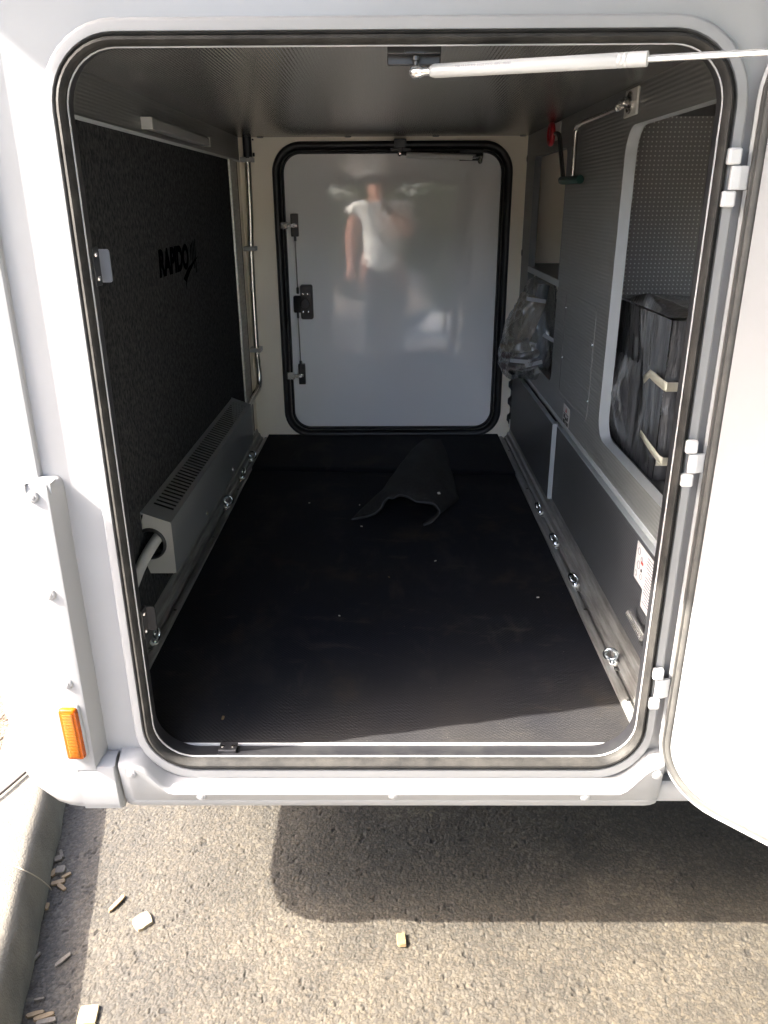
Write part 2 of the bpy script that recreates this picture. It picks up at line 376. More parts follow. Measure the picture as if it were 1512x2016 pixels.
# kerb: runs at about 14 degrees to the vehicle
KD = Vector((-.24, 1, 0)).normalized(); KN = Vector((-KD.y, KD.x, 0))      # along, and away from the road (to the left)
KB = Vector((-.69, 0, 0))
def kerb_pt(a, n_, z): return tuple(KB + KD * a + KN * n_ + Vector((0, 0, z)))
prof = [(0, -.03), (.003, .03), (.014, .085), (.018, .100), (.026, .111), (.038, .116), (.13, .116), (.15, .112), (.155, .05), (.155, -.03)]
ks = [-7.0 + .05 * k for k in range(210)]
b = B(); b.loft([[kerb_pt(a, n_ + .0015 * math.sin(a * 37) + .001 * random.uniform(-1, 1), z + .0006 * random.uniform(-1, 1)) for n_, z in prof] for a in ks], False)
tag(mesh_obj('kerb', b, 'concrete', smooth=60), 'pale concrete kerb running past the rear corner of the vehicle', 'kerb', kind='structure')
b = B(); b.add([kerb_pt(-.42, -.012, .004), (6, -.40, .004), (6, -7.5, .004), kerb_pt(-7.5, -.012, .004)], [(0, 1, 2, 3)])  # pale sheet added out of view to bounce sunlight into the garage
tag(mesh_obj('bounce_sheet', b, 'bounce_paving'), 'added pale ground sheet behind the camera, bounces sunlight into the garage', 'bounce_paving', kind='structure')
b = B(); b.add([kerb_pt(-8, .150, .092), kerb_pt(9, .150, .092), kerb_pt(9, 9, .10), kerb_pt(-8, 9, .10)], [(0, 1, 2, 3)])
tag(mesh_obj('mulch_bed', b, 'soil'), 'brown planting bed behind the kerb', 'planting bed', kind='structure')
b = B()
for k in range(900):                                  # loose straw and bark on the bed
    a = random.uniform(-.25, 1.6); n_ = .155 + random.random() ** 1.5 * .5; c = Vector(kerb_pt(a, n_, .096 + random.random() * .012))
    L = random.uniform(.008, .035); wd = random.uniform(.0015, .006)
    M = Matrix.Translation(c) @ Matrix.Rotation(random.uniform(0, 6.28), 4, 'Z') @ Matrix.Rotation(random.uniform(-.4, .4), 4, 'Y')
    b.box(-L / 2, L / 2, -wd / 2, wd / 2, -.001, .001, M)
tag(mesh_obj('straw_mulch', b, 'straw', smooth=0), 'sunlit straw and bark litter behind the kerb', 'mulch', kind='stuff')
b = B()
for k in range(110):                                  # dry grass left of the kerb, its thin shadows fall over the kerb top
    c = Vector(kerb_pt(random.uniform(-.5, .25), random.uniform(.17, .40), .09)); d = Vector((random.uniform(-.3, .4), random.uniform(-.3, .3), 1)).normalized(); L = random.uniform(.04, .16)
    e = Vector((random.uniform(-1, 1), random.uniform(-1, 1), 0)) * .35
    b.tube([c + d * L * t + e * L * t * t for t in (0, .35, .7, 1)], [.0009, .0008, .0006, .0003], 4)
tag(mesh_obj('dry_grass', b, 'dry_stem'), 'thin dry grass stems standing behind the kerb', 'grass', kind='stuff')

# ================================================================== MOTORHOME
H = thing('motorhome', 'white motorhome with its rear garage door standing open', 'motorhome', (0, 1.0, 0))
def part(name, b, material, parent=None, **k): return mesh_obj(name, b, material, parent or H, **k)
LO = (-.437, .450, .411, 1.560, .102)        # outer edge of the white frame lip
SO = (-.4215, .4335, .432, 1.5435, .086)     # lip / rubber
SI = (-.406, .419, .455, 1.529, .070)        # rubber / bright edge
RV0 = rect_in(SI, .0016); RV1 = (-.411, .424, .450, 1.534, .074)
# outer side wall with the rounded opening
b = B(); b.loft([secY(LO, .005), secY((-.536, 3.6, .38, 2.75, .002), .005)]); part('side_wall', b, 'white_paint', smooth=0)
b = B(); b.loft([secY(LO, .0052), secY(rect_in(LO, .0008), -.003), secY(rect_in(LO, .003), -.0062), secY(rect_in(LO, .0055), -.007), secY(rect_in(SO, -.001), -.007), secY(SO, -.005), secY(SO, .006)])
frame = part('door_frame', b, 'white_plastic', smooth=60)
def lerpR(t): return tuple(SO[i] + (SI[i] - SO[i]) * t for i in range(5))
b = B(); b.loft([secY(lerpR(t), y) for t, y in ((0, .004), (.04, -.004), (.12, -.0085), (.24, -.0075), (.28, -.0055), (.32, -.0085), (.45, -.013), (.65, -.0145), (.85, -.011), (.97, -.003), (1, .004))])
part('door_seal', b, 'rubber', smooth=50)
b = B(); b.loft([secY(SI, .004), secY(SI, -.0004), secY(rect_in(SI, .0008), -.0010), secY(RV0, -.0006), secY(RV0, .0022)])
part('seal_edge', b, 'alu_line', smooth=50)
b = B(); b.loft([secY(rect_in(RV0, -.0004), .001), secY(RV1, .036)]); part('reveal', b, 'reveal', smooth=40)
b = B(); b.loft([secY(RV1, .0362), secY((-.62, .90, .38, 1.62, .002), .0362)]); part('lining', b, 'black_plastic', smooth=0)
# rear corner moulding and corner panel (plan profile, extruded upwards)
plan = [(-.5205, .006), (-.522, -.001), (-.5245, -.004), (-.531, -.0045), (-.535, -.0025), (-.546, .003), (-.552, .0035), (-.66, .0045), (-.69, .012), (-.712, .03), (-.722, .06), (-.724, .10), (-.724, 2.06)]
b = B(); b.loft([[(x, y, z) for x, y in plan] for z in (.966, 1.2, 1.6, 2.75)], False); part('corner_panel', b, 'white_paint', smooth=25)
b = B(); b.box(-.724, 3.6, .004, 2.06, 2.75, 2.80); part('roof', b, 'white_paint')
b = B(); b.box(-.70, 3.6, 2.055, 2.075, .36, 2.75); part('far_side_wall', b, 'white_paint')
b = B(); b.box(3.58, 3.6, .01, 2.05, .36, 2.75); part('front_bulkhead', b, 'white_paint')
b = B(); b.box(-.60, 3.58, .03, 2.05, .385, .43); part('underbody', b, 'underbody')
# bumper: rounded corner, screw strip, foot towards the sill
zs = [(.361, .055), (.3675, .030), (.380, .020), (.395, .008), (.415, .001), (.45, 0), (.6, -.010), (.8, -.018), (.945, -.020), (.958, -.017), (.966, -.010), (.969, 0)]
base = [(-.5335, -.0305), (-.548, -.0305), (-.57, -.028), (-.60, -.019), (-.635, -.001), (-.662, .026), (-.679, .06), (-.687, .10), (-.690, .2), (-.690, 2.0)]
b = B()
def bump_pt(p, ins):
    k = min(1, (-.5335 - p[0]) / .14); return (p[0] + ins * k * 1.0, p[1] + (max(ins, 0) * (.25 + .10 * k) + min(0, max(ins, -.004)) * .35 * k) * (1 if p[1] < .2 else 0))
b.loft([[(*bump_pt(p, i), z) for p in base] for z, i in zs], False)
top = [(*bump_pt(p, 0), .969) for p in base]; b.loft([top, [(x + .01, y + .035 if y < .2 else y, .969) for x, y, z in top]], False)
b.box(-.5362, -.5336, -.0302, .004, .85, .9686)
bumper = part('bumper', b, 'white_plastic', smooth=50)
strip = [(-.5345, .0), (-.5345, -.0285), (-.5335, -.0305), (-.505, -.0305), (-.502, -.0295), (-.492, -.003), (-.491, .006)]
b = B(); b.loft([[(x, y, z) for x, y in strip] for z in (.452, .955)] + [[(x if x < -.52 else x - .002, min(y + .004, .006), .966) for x, y in strip], [(x if x < -.52 else x - .006, min(y + .020, .006), .971) for x, y in strip]], False, False, True)
foot = lambda z, dy, xr: [(-.5345, .0, z), (-.5345, -.0285 + dy, z), (-.5335, -.0305 + dy, z), (-.505, -.0305 + dy, z), (xr - .004, -.0305 + dy, z), (xr - .002, -.028 + dy, z), (xr - .002, .006, z)]
b.loft([foot(.360, .014, -.4665), foot(.366, .004, -.4665), foot(.380, 0, -.4668), foot(.445, 0, -.4685), foot(.456, .003, -.469), foot(.464, .018, -.470), foot(.466, .034, -.470)], False)
b.box(-.60, -.4985, -.0250, .004, .952, .9685)
strip_o = part('bumper_strip', b, 'white_plastic', bumper, smooth=40)
def screw(px, py, parent, Y=-.0305, r=.0092):
    p = onY(px, py, Y); b = B()
    b.lathe((p[0], Y + .002, p[2]), (0, -1, 0), [(0, r * 1.02), (.003, r), (.0048, r * .86), (.0056, r * .62), (.0052, r * .5), (.0052, r * .45), (.0066, r * .40), (.0070, r * .2), (.0070, 0)], 24)
    return part('screw_cap', b, 'white_plastic', parent, smooth=50)
for p in ((65, 978), (99, 1170), (133, 1346)): screw(*p, bumper)
# amber side marker
b = B(); RL = (-.5415, -.5115, .484, .584, .006)
sh = lambda R, Y, k=0: [(x - (z - .534) * .02, Y, z) for x, z in rr(*R, n=5)]
b.loft([sh(rect_in(RL, -.003), -.029), sh(rect_in(RL, -.003), -.0345), sh(rect_in(RL, -.001), -.0362), sh(RL, -.0362)]); marker_bezel = part('marker_bezel', b, 'white_plastic', bumper, smooth=50)
b = B(); b.loft([sh(RL, -.033), sh(RL, -.040), sh(rect_in(RL, .0015), -.0435), sh(rect_in(RL, .004), -.0445)], True, False, True); mk = part('marker_lamp', b, 'amber', bumper, smooth=45, label='amber side marker lamp with ribbed lens')
b = B(); b.loft([sh(rect_in(RL, .006), -.034), sh(rect_in(RL, .0065), -.0455), sh(rect_in(RL, .008), -.0462)], True, False, True); part('marker_reflector', b, 'amber_inner', bumper, smooth=45)
# sill cover under the opening, with raised ends
def ztop(x):
    def ss(t): t = min(1, max(0, t)); return t * t * (3 - 2 * t)
    return .413 + .054 * ss((-.375 - x) / .06) + .054 * ss((x - .392) / .06)
xs = [-.4655 + (.467 + .4655) * k / 90 for k in range(91)]
b = B(); secs = []
for i, x in enumerate(xs):
    e = min(i, 90 - i); ins = (.006, .0015, 0)[min(e, 2)]; zt = ztop(x)
    secs.append([(x, .006, zt + .004), (x, -.004 + ins, zt + .003), (x, -.024 + ins, zt - .005), (x, -.0295 + ins, zt - .0085), (x, -.0315 + ins, zt - .0125), (x, -.0225 + ins, .3815), (x, -.0205 + ins, .379), (x, -.0205 + ins, .3765), (x, -.0165 + ins, .3645), (x, -.014 + ins, .3612), (x, .03, .359)])
b.loft(secs, False); sill = part('sill_cover', b, 'white_plastic', smooth=32)
for p in ((259, 1522), (397, 1566), (774, 1564), (1152, 1568), (1294, 1525)): screw(*p, sill, Y=-.0275 if p[1] > 1550 else -.0290)
b = B(); b.loft([[(x, .004, .415), (x, -.010, .412), (x, -.014, .405), (x, -.014, .378), (x, -.010, .368), (x, .03, .366)] for x in (.4675, 1.5, 3.58)], False); part('side_skirt', b, 'white_plastic', smooth=30)
# unseen overhang: added to cast the slanted wall shadow, deepened to cut skylight
b = B(); poly = [(-1.235, -.012), (-.925, -.62), (.55, -3.6), (4.4, -3.6), (4.4, -.012)]
b.prism(poly, lambda p: (p[0], p[1], 2.19), lambda p: (p[0], p[1], 2.215)); part('shade_overhang', b, 'shade_overhang', smooth=0)

# ------------------------------------------------------------------ garage interior
FZ, CZ, YB, XL, XR = .45, 1.568, 2.0, -.54, .50
b = B(); n = 24
b.loft([[(-.505 + (.95) * i / n, y, FZ + .0012 * math.sin(i * 1.7 + y * 5)) for i in range(n + 1)] for y in [.0362 + (1.60 - .0362) * k / 40 for k in range(41)]], False)
part('floor_carpet', b, 'carpet_floor', smooth=60, label='black woven carpet mat, dusty and scuffed near the sill, lightened there for the sunlit wedge')
b = B(); L0, L1 = 1.571, 1.508
def lipY(x): return L0 + (L1 - L0) * (x + .497) / .94
xs2 = [-.497 + .94 * i / 20 for i in range(21)]
b.loft([[(x, lipY(x) + .001, FZ - .002) for x in xs2], [(x, lipY(x) - .003, FZ + .010) for x in xs2], [(x, lipY(x) + .002, FZ + .0135) for x in xs2], [(x, lipY(x) + .03, FZ + .012) for x in xs2], [(x, YB, FZ + .012) for x in xs2]], False)
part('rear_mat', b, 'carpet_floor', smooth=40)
b = B(); b.box(-.372, .385, .0362, .0402, .4485, .4545); part('sill_trim', b, 'alu_line', bevel=.001)
def rail(profile, y0, y1): bb = B(); bb.loft([[(x, y, z) for x, z in profile] for y in (y0, y1)], False, True, True); return bb
pl = [(-.498, .4485), (-.498, .4555), (-.5045, .4575), (-.5105, .4575), (-.5108, .4495), (-.5188, .4495), (-.519, .4585), (-.526, .461), (-.530, .475), (-.535, .477), (-.539, .492), (-.545, .493), (-.545, .4485)]
rl = part('floor_rail', rail(pl, .045, 1.975), 'alu', smooth=20)
pr = [(.444, .4485), (.444, .4560), (.4515, .4585), (.4595, .4585), (.4598, .4495), (.4688, .4495), (.469, .4595), (.476, .462), (.479, .476), (.486, .479), (.4905, .496), (.505, .497), (.505, .4485)]
rrail = part('floor_rail', rail(pr, .045, 1.975), 'alu', smooth=20)
for (rl_, X, s) in ((rl, -.522, -1), (rrail, .473, 1)):          # small rail screws
    for yy in (.16, .52, .95, 1.35, 1.78):
        b = B(); b.lathe((X - s * .015, yy, .457), (0, 0, 1), [(0, .004), (.0018, .004), (.0026, .002), (.0018, 0)], 10); mesh_obj('rail_screw', b, 'steel', rl_)
b = B(); b.loft([[(x, .0362, CZ), (x, YB, CZ)] for x in (-.56, .52)], False); part('ceiling', b, 'ribbed_ceiling', smooth=0)
# left wall: felt panel, ribbed strip above it, metal post, dark gap, cream end
b = B(); b.add([(XL, .0362, .44), (XL, 1.757, .44), (XL, 1.757, 1.488), (XL, .0362, 1.488)], [(0, 1, 2, 3)]); lw = part('left_wall', b, 'carpet_wall', smooth=0, label='charcoal felt covered left wall')
b = B(); b.add([(XL, .0362, 1.488), (XL, 1.975, 1.488), (XL, 1.975, CZ), (XL, .0362, CZ)], [(0, 1, 2, 3)]); part('left_strip', b, 'ribbed_strip', smooth=0)
b = B(); b.box(XL - .001, XL + .005, .0362, 1.97, 1.4845, 1.4905); part('left_trim', b, 'edge_grey')
b = B(); pp = [(XL - .002, 1.755), (XL + .007, 1.757), (XL + .008, 1.815), (XL + .002, 1.823), (XL + .002, 1.90), (XL - .002, 1.902)]
b.prism(pp, lambda p: (p[0], p[1], .45), lambda p: (p[0], p[1], 1.486)); part('wall_post', b, 'alu', smooth=0)
b = B(); b.box(XL - .02, XL - .004, 1.90, 1.945, .45, 1.488); part('wall_gap', b, 'dark_inside', smooth=0)
b = B(); b.box(XL - .02, XL - .003, 1.945, 2.0, .45, CZ); part('wall_end', b, 'cream', smooth=0)
# back wall with the opposite garage door
SB = (-.426, .450, .453, 1.553, .105)
b = B(); b.loft([secY(SB, YB), secY((-.60, .90, .40, CZ + .02, .002), YB)]); part('back_wall', b, 'cream', smooth=0)
DP = rect_in(SB, .040)
b = B(); b.loft([secY(rect_in(DP, -.004), YB + .010), secY(rect_in(DP, .02), YB + .0085), secY(rect_in(DP, .2), YB + .008)], True, False, True)
bd = part('back_door', b, 'backdoor', smooth=60, label='closed grey-white opposite garage door, glossy inside face')
b = B(); b.loft([secY(rect_in(SB, i), YB + y) for i, y in ((-.001, .002), (0, -.008), (.004, -.016), (.012, -.020), (.020, -.017), (.0245, -.008), (.026, .004))]); mesh_obj('seal', b, 'rubber_black', bd, smooth=60)
b = B(); b.loft([secY(rect_in(SB, i), YB + y) for i, y in ((.0275, .008), (.0278, -.006), (.0292, -.0075), (.0306, -.006), (.031, .008))]); mesh_obj('frame_line', b, 'alu', bd, smooth=60)
b = B(); b.loft([secY(rect_in(SB, i), YB + y) for i, y in ((.0255, .012), (.0275, .004), (.031, .004), (.032, -.003), (.036, -.004), (.0395, .002), (.0405, .0098))]); mesh_obj('gasket', b, 'reveal', bd, smooth=60)
def pbox(x0, y0, x1, y1, Y, th, parent, name, material, bevel=.003):
    a = onY(x0, y0, Y); c = onY(x1, y1, Y); b = B(); b.box(min(a[0], c[0]), max(a[0], c[0]), Y, Y + th, min(a[2], c[2]), max(a[2], c[2])); return mesh_obj(name, b, material, parent, bevel=bevel)
YL = 1.985
for (x0, y0, x1, y1, sx, sy) in ((571, 421, 588, 466, 578, 444), (587, 717, 602, 757, 592, 740)):
    pl_ = pbox(x0, y0, x1, y1, YL, .022, bd, 'latch', 'black_plastic')
    c = onY(sx, sy, YL - .003); a = onY(sx - 26, sy - 7, YL - .01); d = onY(sx - 12, sy + 7, YL - .01)
    b = B(); b.box(a[0], d[0], YL - .012, YL + .004, d[2], a[2]); b.box(d[0], c[0] + .012, YL - .004, YL, c[2] - .006, c[2] + .006)
    b.lathe((c[0], YL - .002, c[2]), (0, -1, 0), [(0, .009), (.004, .009), (.005, .006), (.003, .005), (.003, 0)], 16)
    mesh_obj('latch_bolt', b, 'chrome', bd, bevel=.001)
# lock housing with notch on the hinge side
a0 = onY(577, 583, YL); a1 = onY(617, 616, YL); t0 = onY(590, 561, YL); t1 = onY(617, 629, YL)
b = B(); b.loft([secY((t0[0], t1[0], t1[2], t0[2], .008), YL + .02), secY((t0[0], t1[0], t1[2], t0[2], .008), YL + .004), secY(rect_in((t0[0], t1[0], t1[2], t0[2], .008), .003), YL)], True, False, True)
b.loft([secY((a0[0], a1[0] - .02, a1[2], a0[2], .006), YL + .02), secY((a0[0], a1[0] - .02, a1[2], a0[2], .006), YL + .0045), secY(rect_in((a0[0], a1[0] - .02, a1[2], a0[2], .006), .003), YL + .001)], True, False, True)
lk = mesh_obj('lock_housing', b, 'black_plastic', bd, smooth=50)
c = onY(601, 598, YL); b = B(); b.lathe((c[0], YL + .002, c[2]), (0, -1, 0), [(0, .020), (.004, .020), (.005, .018), (.0035, .016), (.0035, 0)], 24); mesh_obj('lock_disc', b, 'rubber_black', bd)
for p in ((596, 579), (605, 579), (597, 614), (607, 614)):
    q = onY(*p, YL); b = B(); b.lathe((q[0], YL, q[2]), (0, -1, 0), [(0, .0028), (.002, .0024), (.0026, 0)], 10); mesh_obj('lock_screw', b, 'steel', bd)
for (p, q) in (((581, 468), (586, 572)), ((587, 620), (592, 716))):
    A_ = onY(*p, YL + .004); C_ = onY(*q, YL + .004); b = B(); b.tube([A_, C_], .0024, 8)
    mesh_obj('latch_rod', b, 'steel', bd)
    for e in (A_, C_): b = B(); b.lathe((e[0], YL + .004, e[2] - .012), (0, 0, 1), [(0, .004), (.003, .005), (.021, .005), (.024, .004)], 10); mesh_obj('rod_end', b, 'black_plastic', bd)
# its top hinge bracket and gas strut
pbox(776, 273, 800, 291, 1.965, .03, bd, 'top_bracket', 'black_plastic', .002); pbox(783, 284, 793, 300, 1.972, .012, bd, 'bracket_arm', 'black_plastic', .002)
pbox(767, 291, 810, 298, 1.976, .01, bd, 'bracket_foot', 'black_plastic', .002)
pbox(906, 294, 951, 303, 1.985, .02, bd, 'strut_plate', 'black_plastic', .002); pbox(938, 303, 951, 312, 1.985, .02, bd, 'strut_plate_tab', 'black_plastic', .002); pbox(905, 312, 950, 316, 1.985, .016, bd, 'strut_plate_lip', 'black_plastic', .001)
p0 = onY(800, 305, 1.968); p1 = onY(930, 309, 1.968); b = B(); b.tube([p0, p1], .0105, 14); mesh_obj('strut_cylinder', b, 'nylon', bd)
p2 = onY(787, 303, 1.968); p3 = onY(946, 309, 1.968)
for qa, qb, r_ in ((p2, p0, .004), (p1, p3, .0035)): b = B(); b.tube([qa, qb], r_, 8); mesh_obj('strut_rod', b, 'steel', bd)
for q in (p2, p3, onY(945, 318, 1.968)): b = B(); b.lathe((q[0], q[1] - .008, q[2]), (0, 1, 0), [(0, .004), (.004, .008), (.012, .008), (.016, .004)], 12); mesh_obj('ball_joint', b, 'steel', bd)
for p in ((512, 271.5), (685, 270.5), (858, 270), (1030, 269)):      # screw caps along the ceiling joint and right corner
    q = onY(*p, YB - .012); b = B(); b.lathe((q[0], YB - .012, CZ), (0, 0, -1), [(0, .012), (.002, .012), (.003, .009), (.003, 0)], 16); part('joint_cap', b, 'shelf_grey')
for zz in (1.492, 1.17):
    b = B(); b.lathe((XR, YB - .012, zz), (-1, 0, 0), [(0, .012), (.002, .012), (.003, .009), (.003, 0)], 16); part('joint_cap', b, 'shelf_grey')
# right wall: 22 mm panel with two cut-outs, grey edge banding
NB = (.085, .716, .824, 1.494, .055); NA = (1.30, 1.83, .828, 1.490, .028)
b = B(); b.loft([secX(NB, XR), secX((.0362, 1.0, .757, CZ, .002), XR)]); b.loft([secX(NA, XR), secX((1.0, YB, .757, CZ, .002), XR)])
rw = part('right_wall', b, 'ribbed_wall', smooth=0, label='dark grey finely ribbed right wall panel with two cut-outs')
b = B(); b.loft([secX(rect_in(NB, .0003), XR - .0006), secX(NB, XR + .024)]); mesh_obj('edge_band', b, 'edge_grey', rw, smooth=40)
b = B(); b.loft([secX(rect_in(NA, .0003), XR - .0006), secX(NA, XR + .022)]); mesh_obj('edge_band', b, 'heater_paint', rw, smooth=40)
b = B(); b.add([(.86, .0362, .78), (.86, 1.0, .78), (.86, 1.0, CZ), (.86, .0362, CZ), (XR + .022, 1.0, .78), (XR + .022, 1.0, CZ)], [(0, 1, 2, 3), (1, 4, 5, 2)]); part('niche_liner', b, 'dotted', smooth=0)
b = B(); b.add([(XR + .02, .0362, .80), (.86, .0362, .80), (.86, 1.0, .80), (XR + .02, 1.0, .80)], [(0, 1, 2, 3)]); part('niche_floor', b, 'ribbed_fine', smooth=0); b = B(); b.add([(XR + .02, .0362, CZ - .03), (.86, .0362, CZ - .03), (.86, 1.0, CZ - .03), (XR + .02, 1.0, CZ - .03)], [(0, 1, 2, 3)]); part('niche_ceiling', b, 'ribbed_fine', smooth=0)
b = B(); b.add([(.86, 1.005, .78), (.86, YB, .78), (.86, YB, CZ), (.86, 1.005, CZ), (XR + .022, 1.005, .78), (XR + .022, 1.005, CZ)], [(0, 1, 2, 3), (1, 0, 4, 4)][:1] + [(0, 4, 5, 3)]); b.add([(XR + .02, 1.005, .80), (.86, 1.005, .80), (.86, YB, .80), (XR + .02, YB, .80)], [(0, 1, 2, 3)]); part('locker_liner', b, 'shelf_grey', smooth=0)
b = B(); b.box(XR + .004, .85, 1.29, YB - .002, 1.115, 1.131); sf = part('shelf', b, 'shelf_grey', smooth=0)
b = B(); b.box(XR - .001, XR + .004, 1.288, 1.84, 1.1135, 1.1325); mesh_obj('shelf_edge', b, 'edge_grey', sf, smooth=0)
# shallow hatch scored into the wall
b = B(); R_ = (.825, 1.172, .826, 1.112, .02)
b.loft([secX(R_, XR - .0003), secX(rect_in(R_, .0006), XR - .0014), secX(rect_in(R_, .0022), XR - .0014), secX(rect_in(R_, .003), XR - .0003)]); mesh_obj('hatch_outline', b, 'ribbed_wall', rw, smooth=40)
for yy, zz in ((.84, 1.02), (.835, .88), (1.165, .93), (1.165, 1.07)):
    b = B(); b.lathe((XR, yy, zz), (-1, 0, 0), [(0, .004), (.0015, .0035), (.002, 0)], 10); mesh_obj('hatch_screw', b, 'zinc', rw)
# lower sliding panels and rail
def sliding(x0, x1, y0, y1, z0, z1, face):
    b = B(); b.box(x0 + .001, x1, y0 + .0025, y1, z0, z1 - .0022); p = part('sliding_panel', b, 'ribbed_fine', smooth=0)
    b = B(); b.box(x0, x1 + .0006, y0, y1, z1 - .0022, z1); b.box(x0, x1 + .0006, y0 + .0001, y0 + .0025, z0, z1 - .0022); mesh_obj('edge_band', b, 'edge_grey', p, smooth=0); return p
sliding(.4995, .5125, .04, 1.21, .4972, .7275, 0); sliding(.4845, .4975, 1.150, 1.985, .4972, .7345, 0)
b = B(); b.box(.5135, .53, .04, 1.99, .49, .742); part('rail_back', b, 'heater_paint', smooth=0)
b = B(); pf = [(.5000, .7430), (.4985, .7450), (.4985, .7555), (.5000, .7572), (.515, .7572), (.515, .7430)]
b.loft([[(x, y, z) for x, z in pf] for y in (.04, 1.985)], True, True, True); part('upper_rail', b, 'edge_grey', smooth=20)
# labels stuck on the right wall
b = B(); b.box(XR - .0012, XR - .0004, 1.013, 1.092, .757, .812); st = part('warning_sticker', b, 'sticker', smooth=0, label='small white warning sticker with red triangle')
b = B(); X_ = XR - .0018
b.add([(X_, 1.042, .795), (X_, 1.062, .795), (X_, 1.052, .808)], [(0, 1, 2)]); mesh_obj('warning_triangle', b, 'ink_red', st, smooth=0)
b = B()
for (ya, yb, za, zb) in ((1.02, 1.085, .789, .7905), (1.025, 1.035, .775, .785), (1.04, 1.06, .772, .780), (1.065, 1.08, .776, .786), (1.022, 1.04, .760, .770), (1.048, 1.056, .760, .769), (1.062, 1.084, .760, .771)): b.box(X_ - .0002, X_ + .0005, ya, yb, za, zb)
mesh_obj('pictogram', b, 'ink', st, smooth=0)
X2 = .4995
b = B(); b.box(X2 - .0012, X2 - .0004, .277, .337, .637, .716); b.box(X2 - .0012, X2 - .0004, .14, .277, .600, .716); st2 = part('instruction_sticker', b, 'sticker', smooth=0, label='white instruction sticker with line drawings and print, partly behind the jamb')
b = B()
for k in range(15): zz = .708 - k * .0068; b.box(X2 - .0018, X2 - .0009, .205 + .008 * random.random(), .272 - .02 * random.random() ** 2, zz, zz + .0022)
mesh_obj('print_line', b, 'ink_grey', st2, smooth=0)
b = B()
for yy, zz, R in ((.32, .70, .007), (.315, .672, .008), (.325, .65, .006), (.295, .655, .006), (.30, .69, .005)): b.torus((X2 - .0013, yy, zz), (1, 0, 0), R, .0007, 16, 4)
mesh_obj('line_drawing', b, 'ink_grey', st2)
b = B(); b.lathe((X2 - .0012, .296, .668), (-1, 0, 0), [(0, .0035), (.0008, .0035), (.0008, 0)], 10); mesh_obj('print_dot', b, 'ink', st2)
b = B(); b.box(X2 - .0018, X2 - .0009, .289, .303, .681, .6865); mesh_obj('print_mark', b, 'ink_red', st2, smooth=0)
# chrome filler stub with black escutcheon near the right jamb
b = B(); b.lathe((.4995, .232, .556), (-1, 0, 0), [(0, .022), (.004, .022), (.008, .018), (.009, .012), (.009, 0)], 24); st3 = part('stub_base', b, 'black_plastic', smooth=50)
b = B(); A_ = Vector((.488, .236, .566)); D_ = Vector((-.006, .062, .012)).normalized()
b.lathe(A_ - D_ * .02, D_, [(0, .0078), (.075, .0078), (.0765, .007), (.0765, .0055), (.066, .0055), (.066, 0)], 20); mesh_obj('stub_pipe', b, 'chrome', st3, smooth=50)
# corrugated hose in the right rear corner
b = B(); hz = catmull([(.492 + .010 * (-1) ** k, 1.955 + .01 * (k % 2), .505 + .034 * k) for k in range(8)], 6); b.tube(hz, [.010 + .0022 * (i % 2) for i in range(len(hz))], 10); part('corner_hose', b, 'rubber_black', smooth=80)
b = B(); b.box(.482, .488, 1.95, 1.956, .50, .535); part('corner_clip', b, 'nylon')
# stowed bent bar with brackets, red knob, green grip
bc = onX(1243, 202, XR - .004)
b = B(); b.box(XR - .006, XR - .0003, bc[1] - .045, bc[1] + .045, bc[2] - .026, bc[2] + .026); br = part('bar_bracket', b, 'nylon', bevel=.003)
b = B(); b.lathe((XR - .004, bc[1] + .002, bc[2]), (-1, 0, 0), [(0, .021), (.005, .021), (.006, .018), (.004, .016), (.004, .011), (.016, .011), (.016, .006), (.024, .006), (.024, 0)], 20); mesh_obj('bracket_socket', b, 'steel', br, smooth=40)
path = [(.476, bc[1] + .03, 1.530)] + [tuple(onX(x, y, .476)) for x, y in ((1215, 214), (1180, 229), (1146, 243), (1137, 249), (1133.5, 262), (1130, 310), (1127, 350))]
b = B(); b.tube(catmull(path, 5), .0062, 12); mesh_obj('bar', b, 'steel', br, smooth=60)
b = B(); b.tube(catmull([tuple(onX(x, y, .474)) for x, y in ((1108.5, 352), (1105, 310), (1102, 272), (1099, 264), (1094, 263))], 5), .0062, 12); mesh_obj('bar_leg', b, 'steel', br, smooth=60)
g0 = onX(1106, 355, .474); g1 = onX(1128, 354, .476); b = B(); b.tube(catmull([g0, (.468, (g0[1] + g1[1]) / 2, g0[2] - .002), g1, g1 + np.array([.01, -.04, 0])], 4), .0105, 10); mesh_obj('bar_grip', b, 'green_plastic', br)
kb = onX(1091, 264, XR - .004); b = B(); b.box(XR - .005, XR - .0003, kb[1] - .085, kb[1] - .005, kb[2] - .02, kb[2] + .028); b2_ = part('knob_plate', b, 'nylon', bevel=.003)
b = B(); b.torus((XR - .012, kb[1] + .005, kb[2]), (1, 0, 0), .026, .008, 28, 10); b.lathe((XR - .003, kb[1] - .008, kb[2]), (-1, 0, 0), [(0, .017), (.014, .017), (.016, .012), (.016, 0)], 20)
for a in (2.2, 3.14, 4.1): b.box(-.003, .003, 0, .022, -.004, .004, Matrix.Translation((XR - .012, kb[1] + .002, kb[2])) @ Matrix.Rotation(a - 1.57, 4, 'X'))
mesh_obj('red_knob', b, 'red_plastic', b2_, smooth=50, label='red round knob on the white bar bracket')
# interior lamp on the left strip
b = B(); Mx = Matrix.Translation((XL + .014, 1.085, 1.512)); b.box(-.013, .010, -.29, .29, -.011, .011, Mx); lp = part('strip_lamp', b, 'lamp_grey', bevel=.002)
for yy in (-.293, .293): b = B(); b.box(-.0145, .0105, yy - .004, yy + .004, -.012, .012, Mx); mesh_obj('lamp_end', b, 'lamp_white', lp)
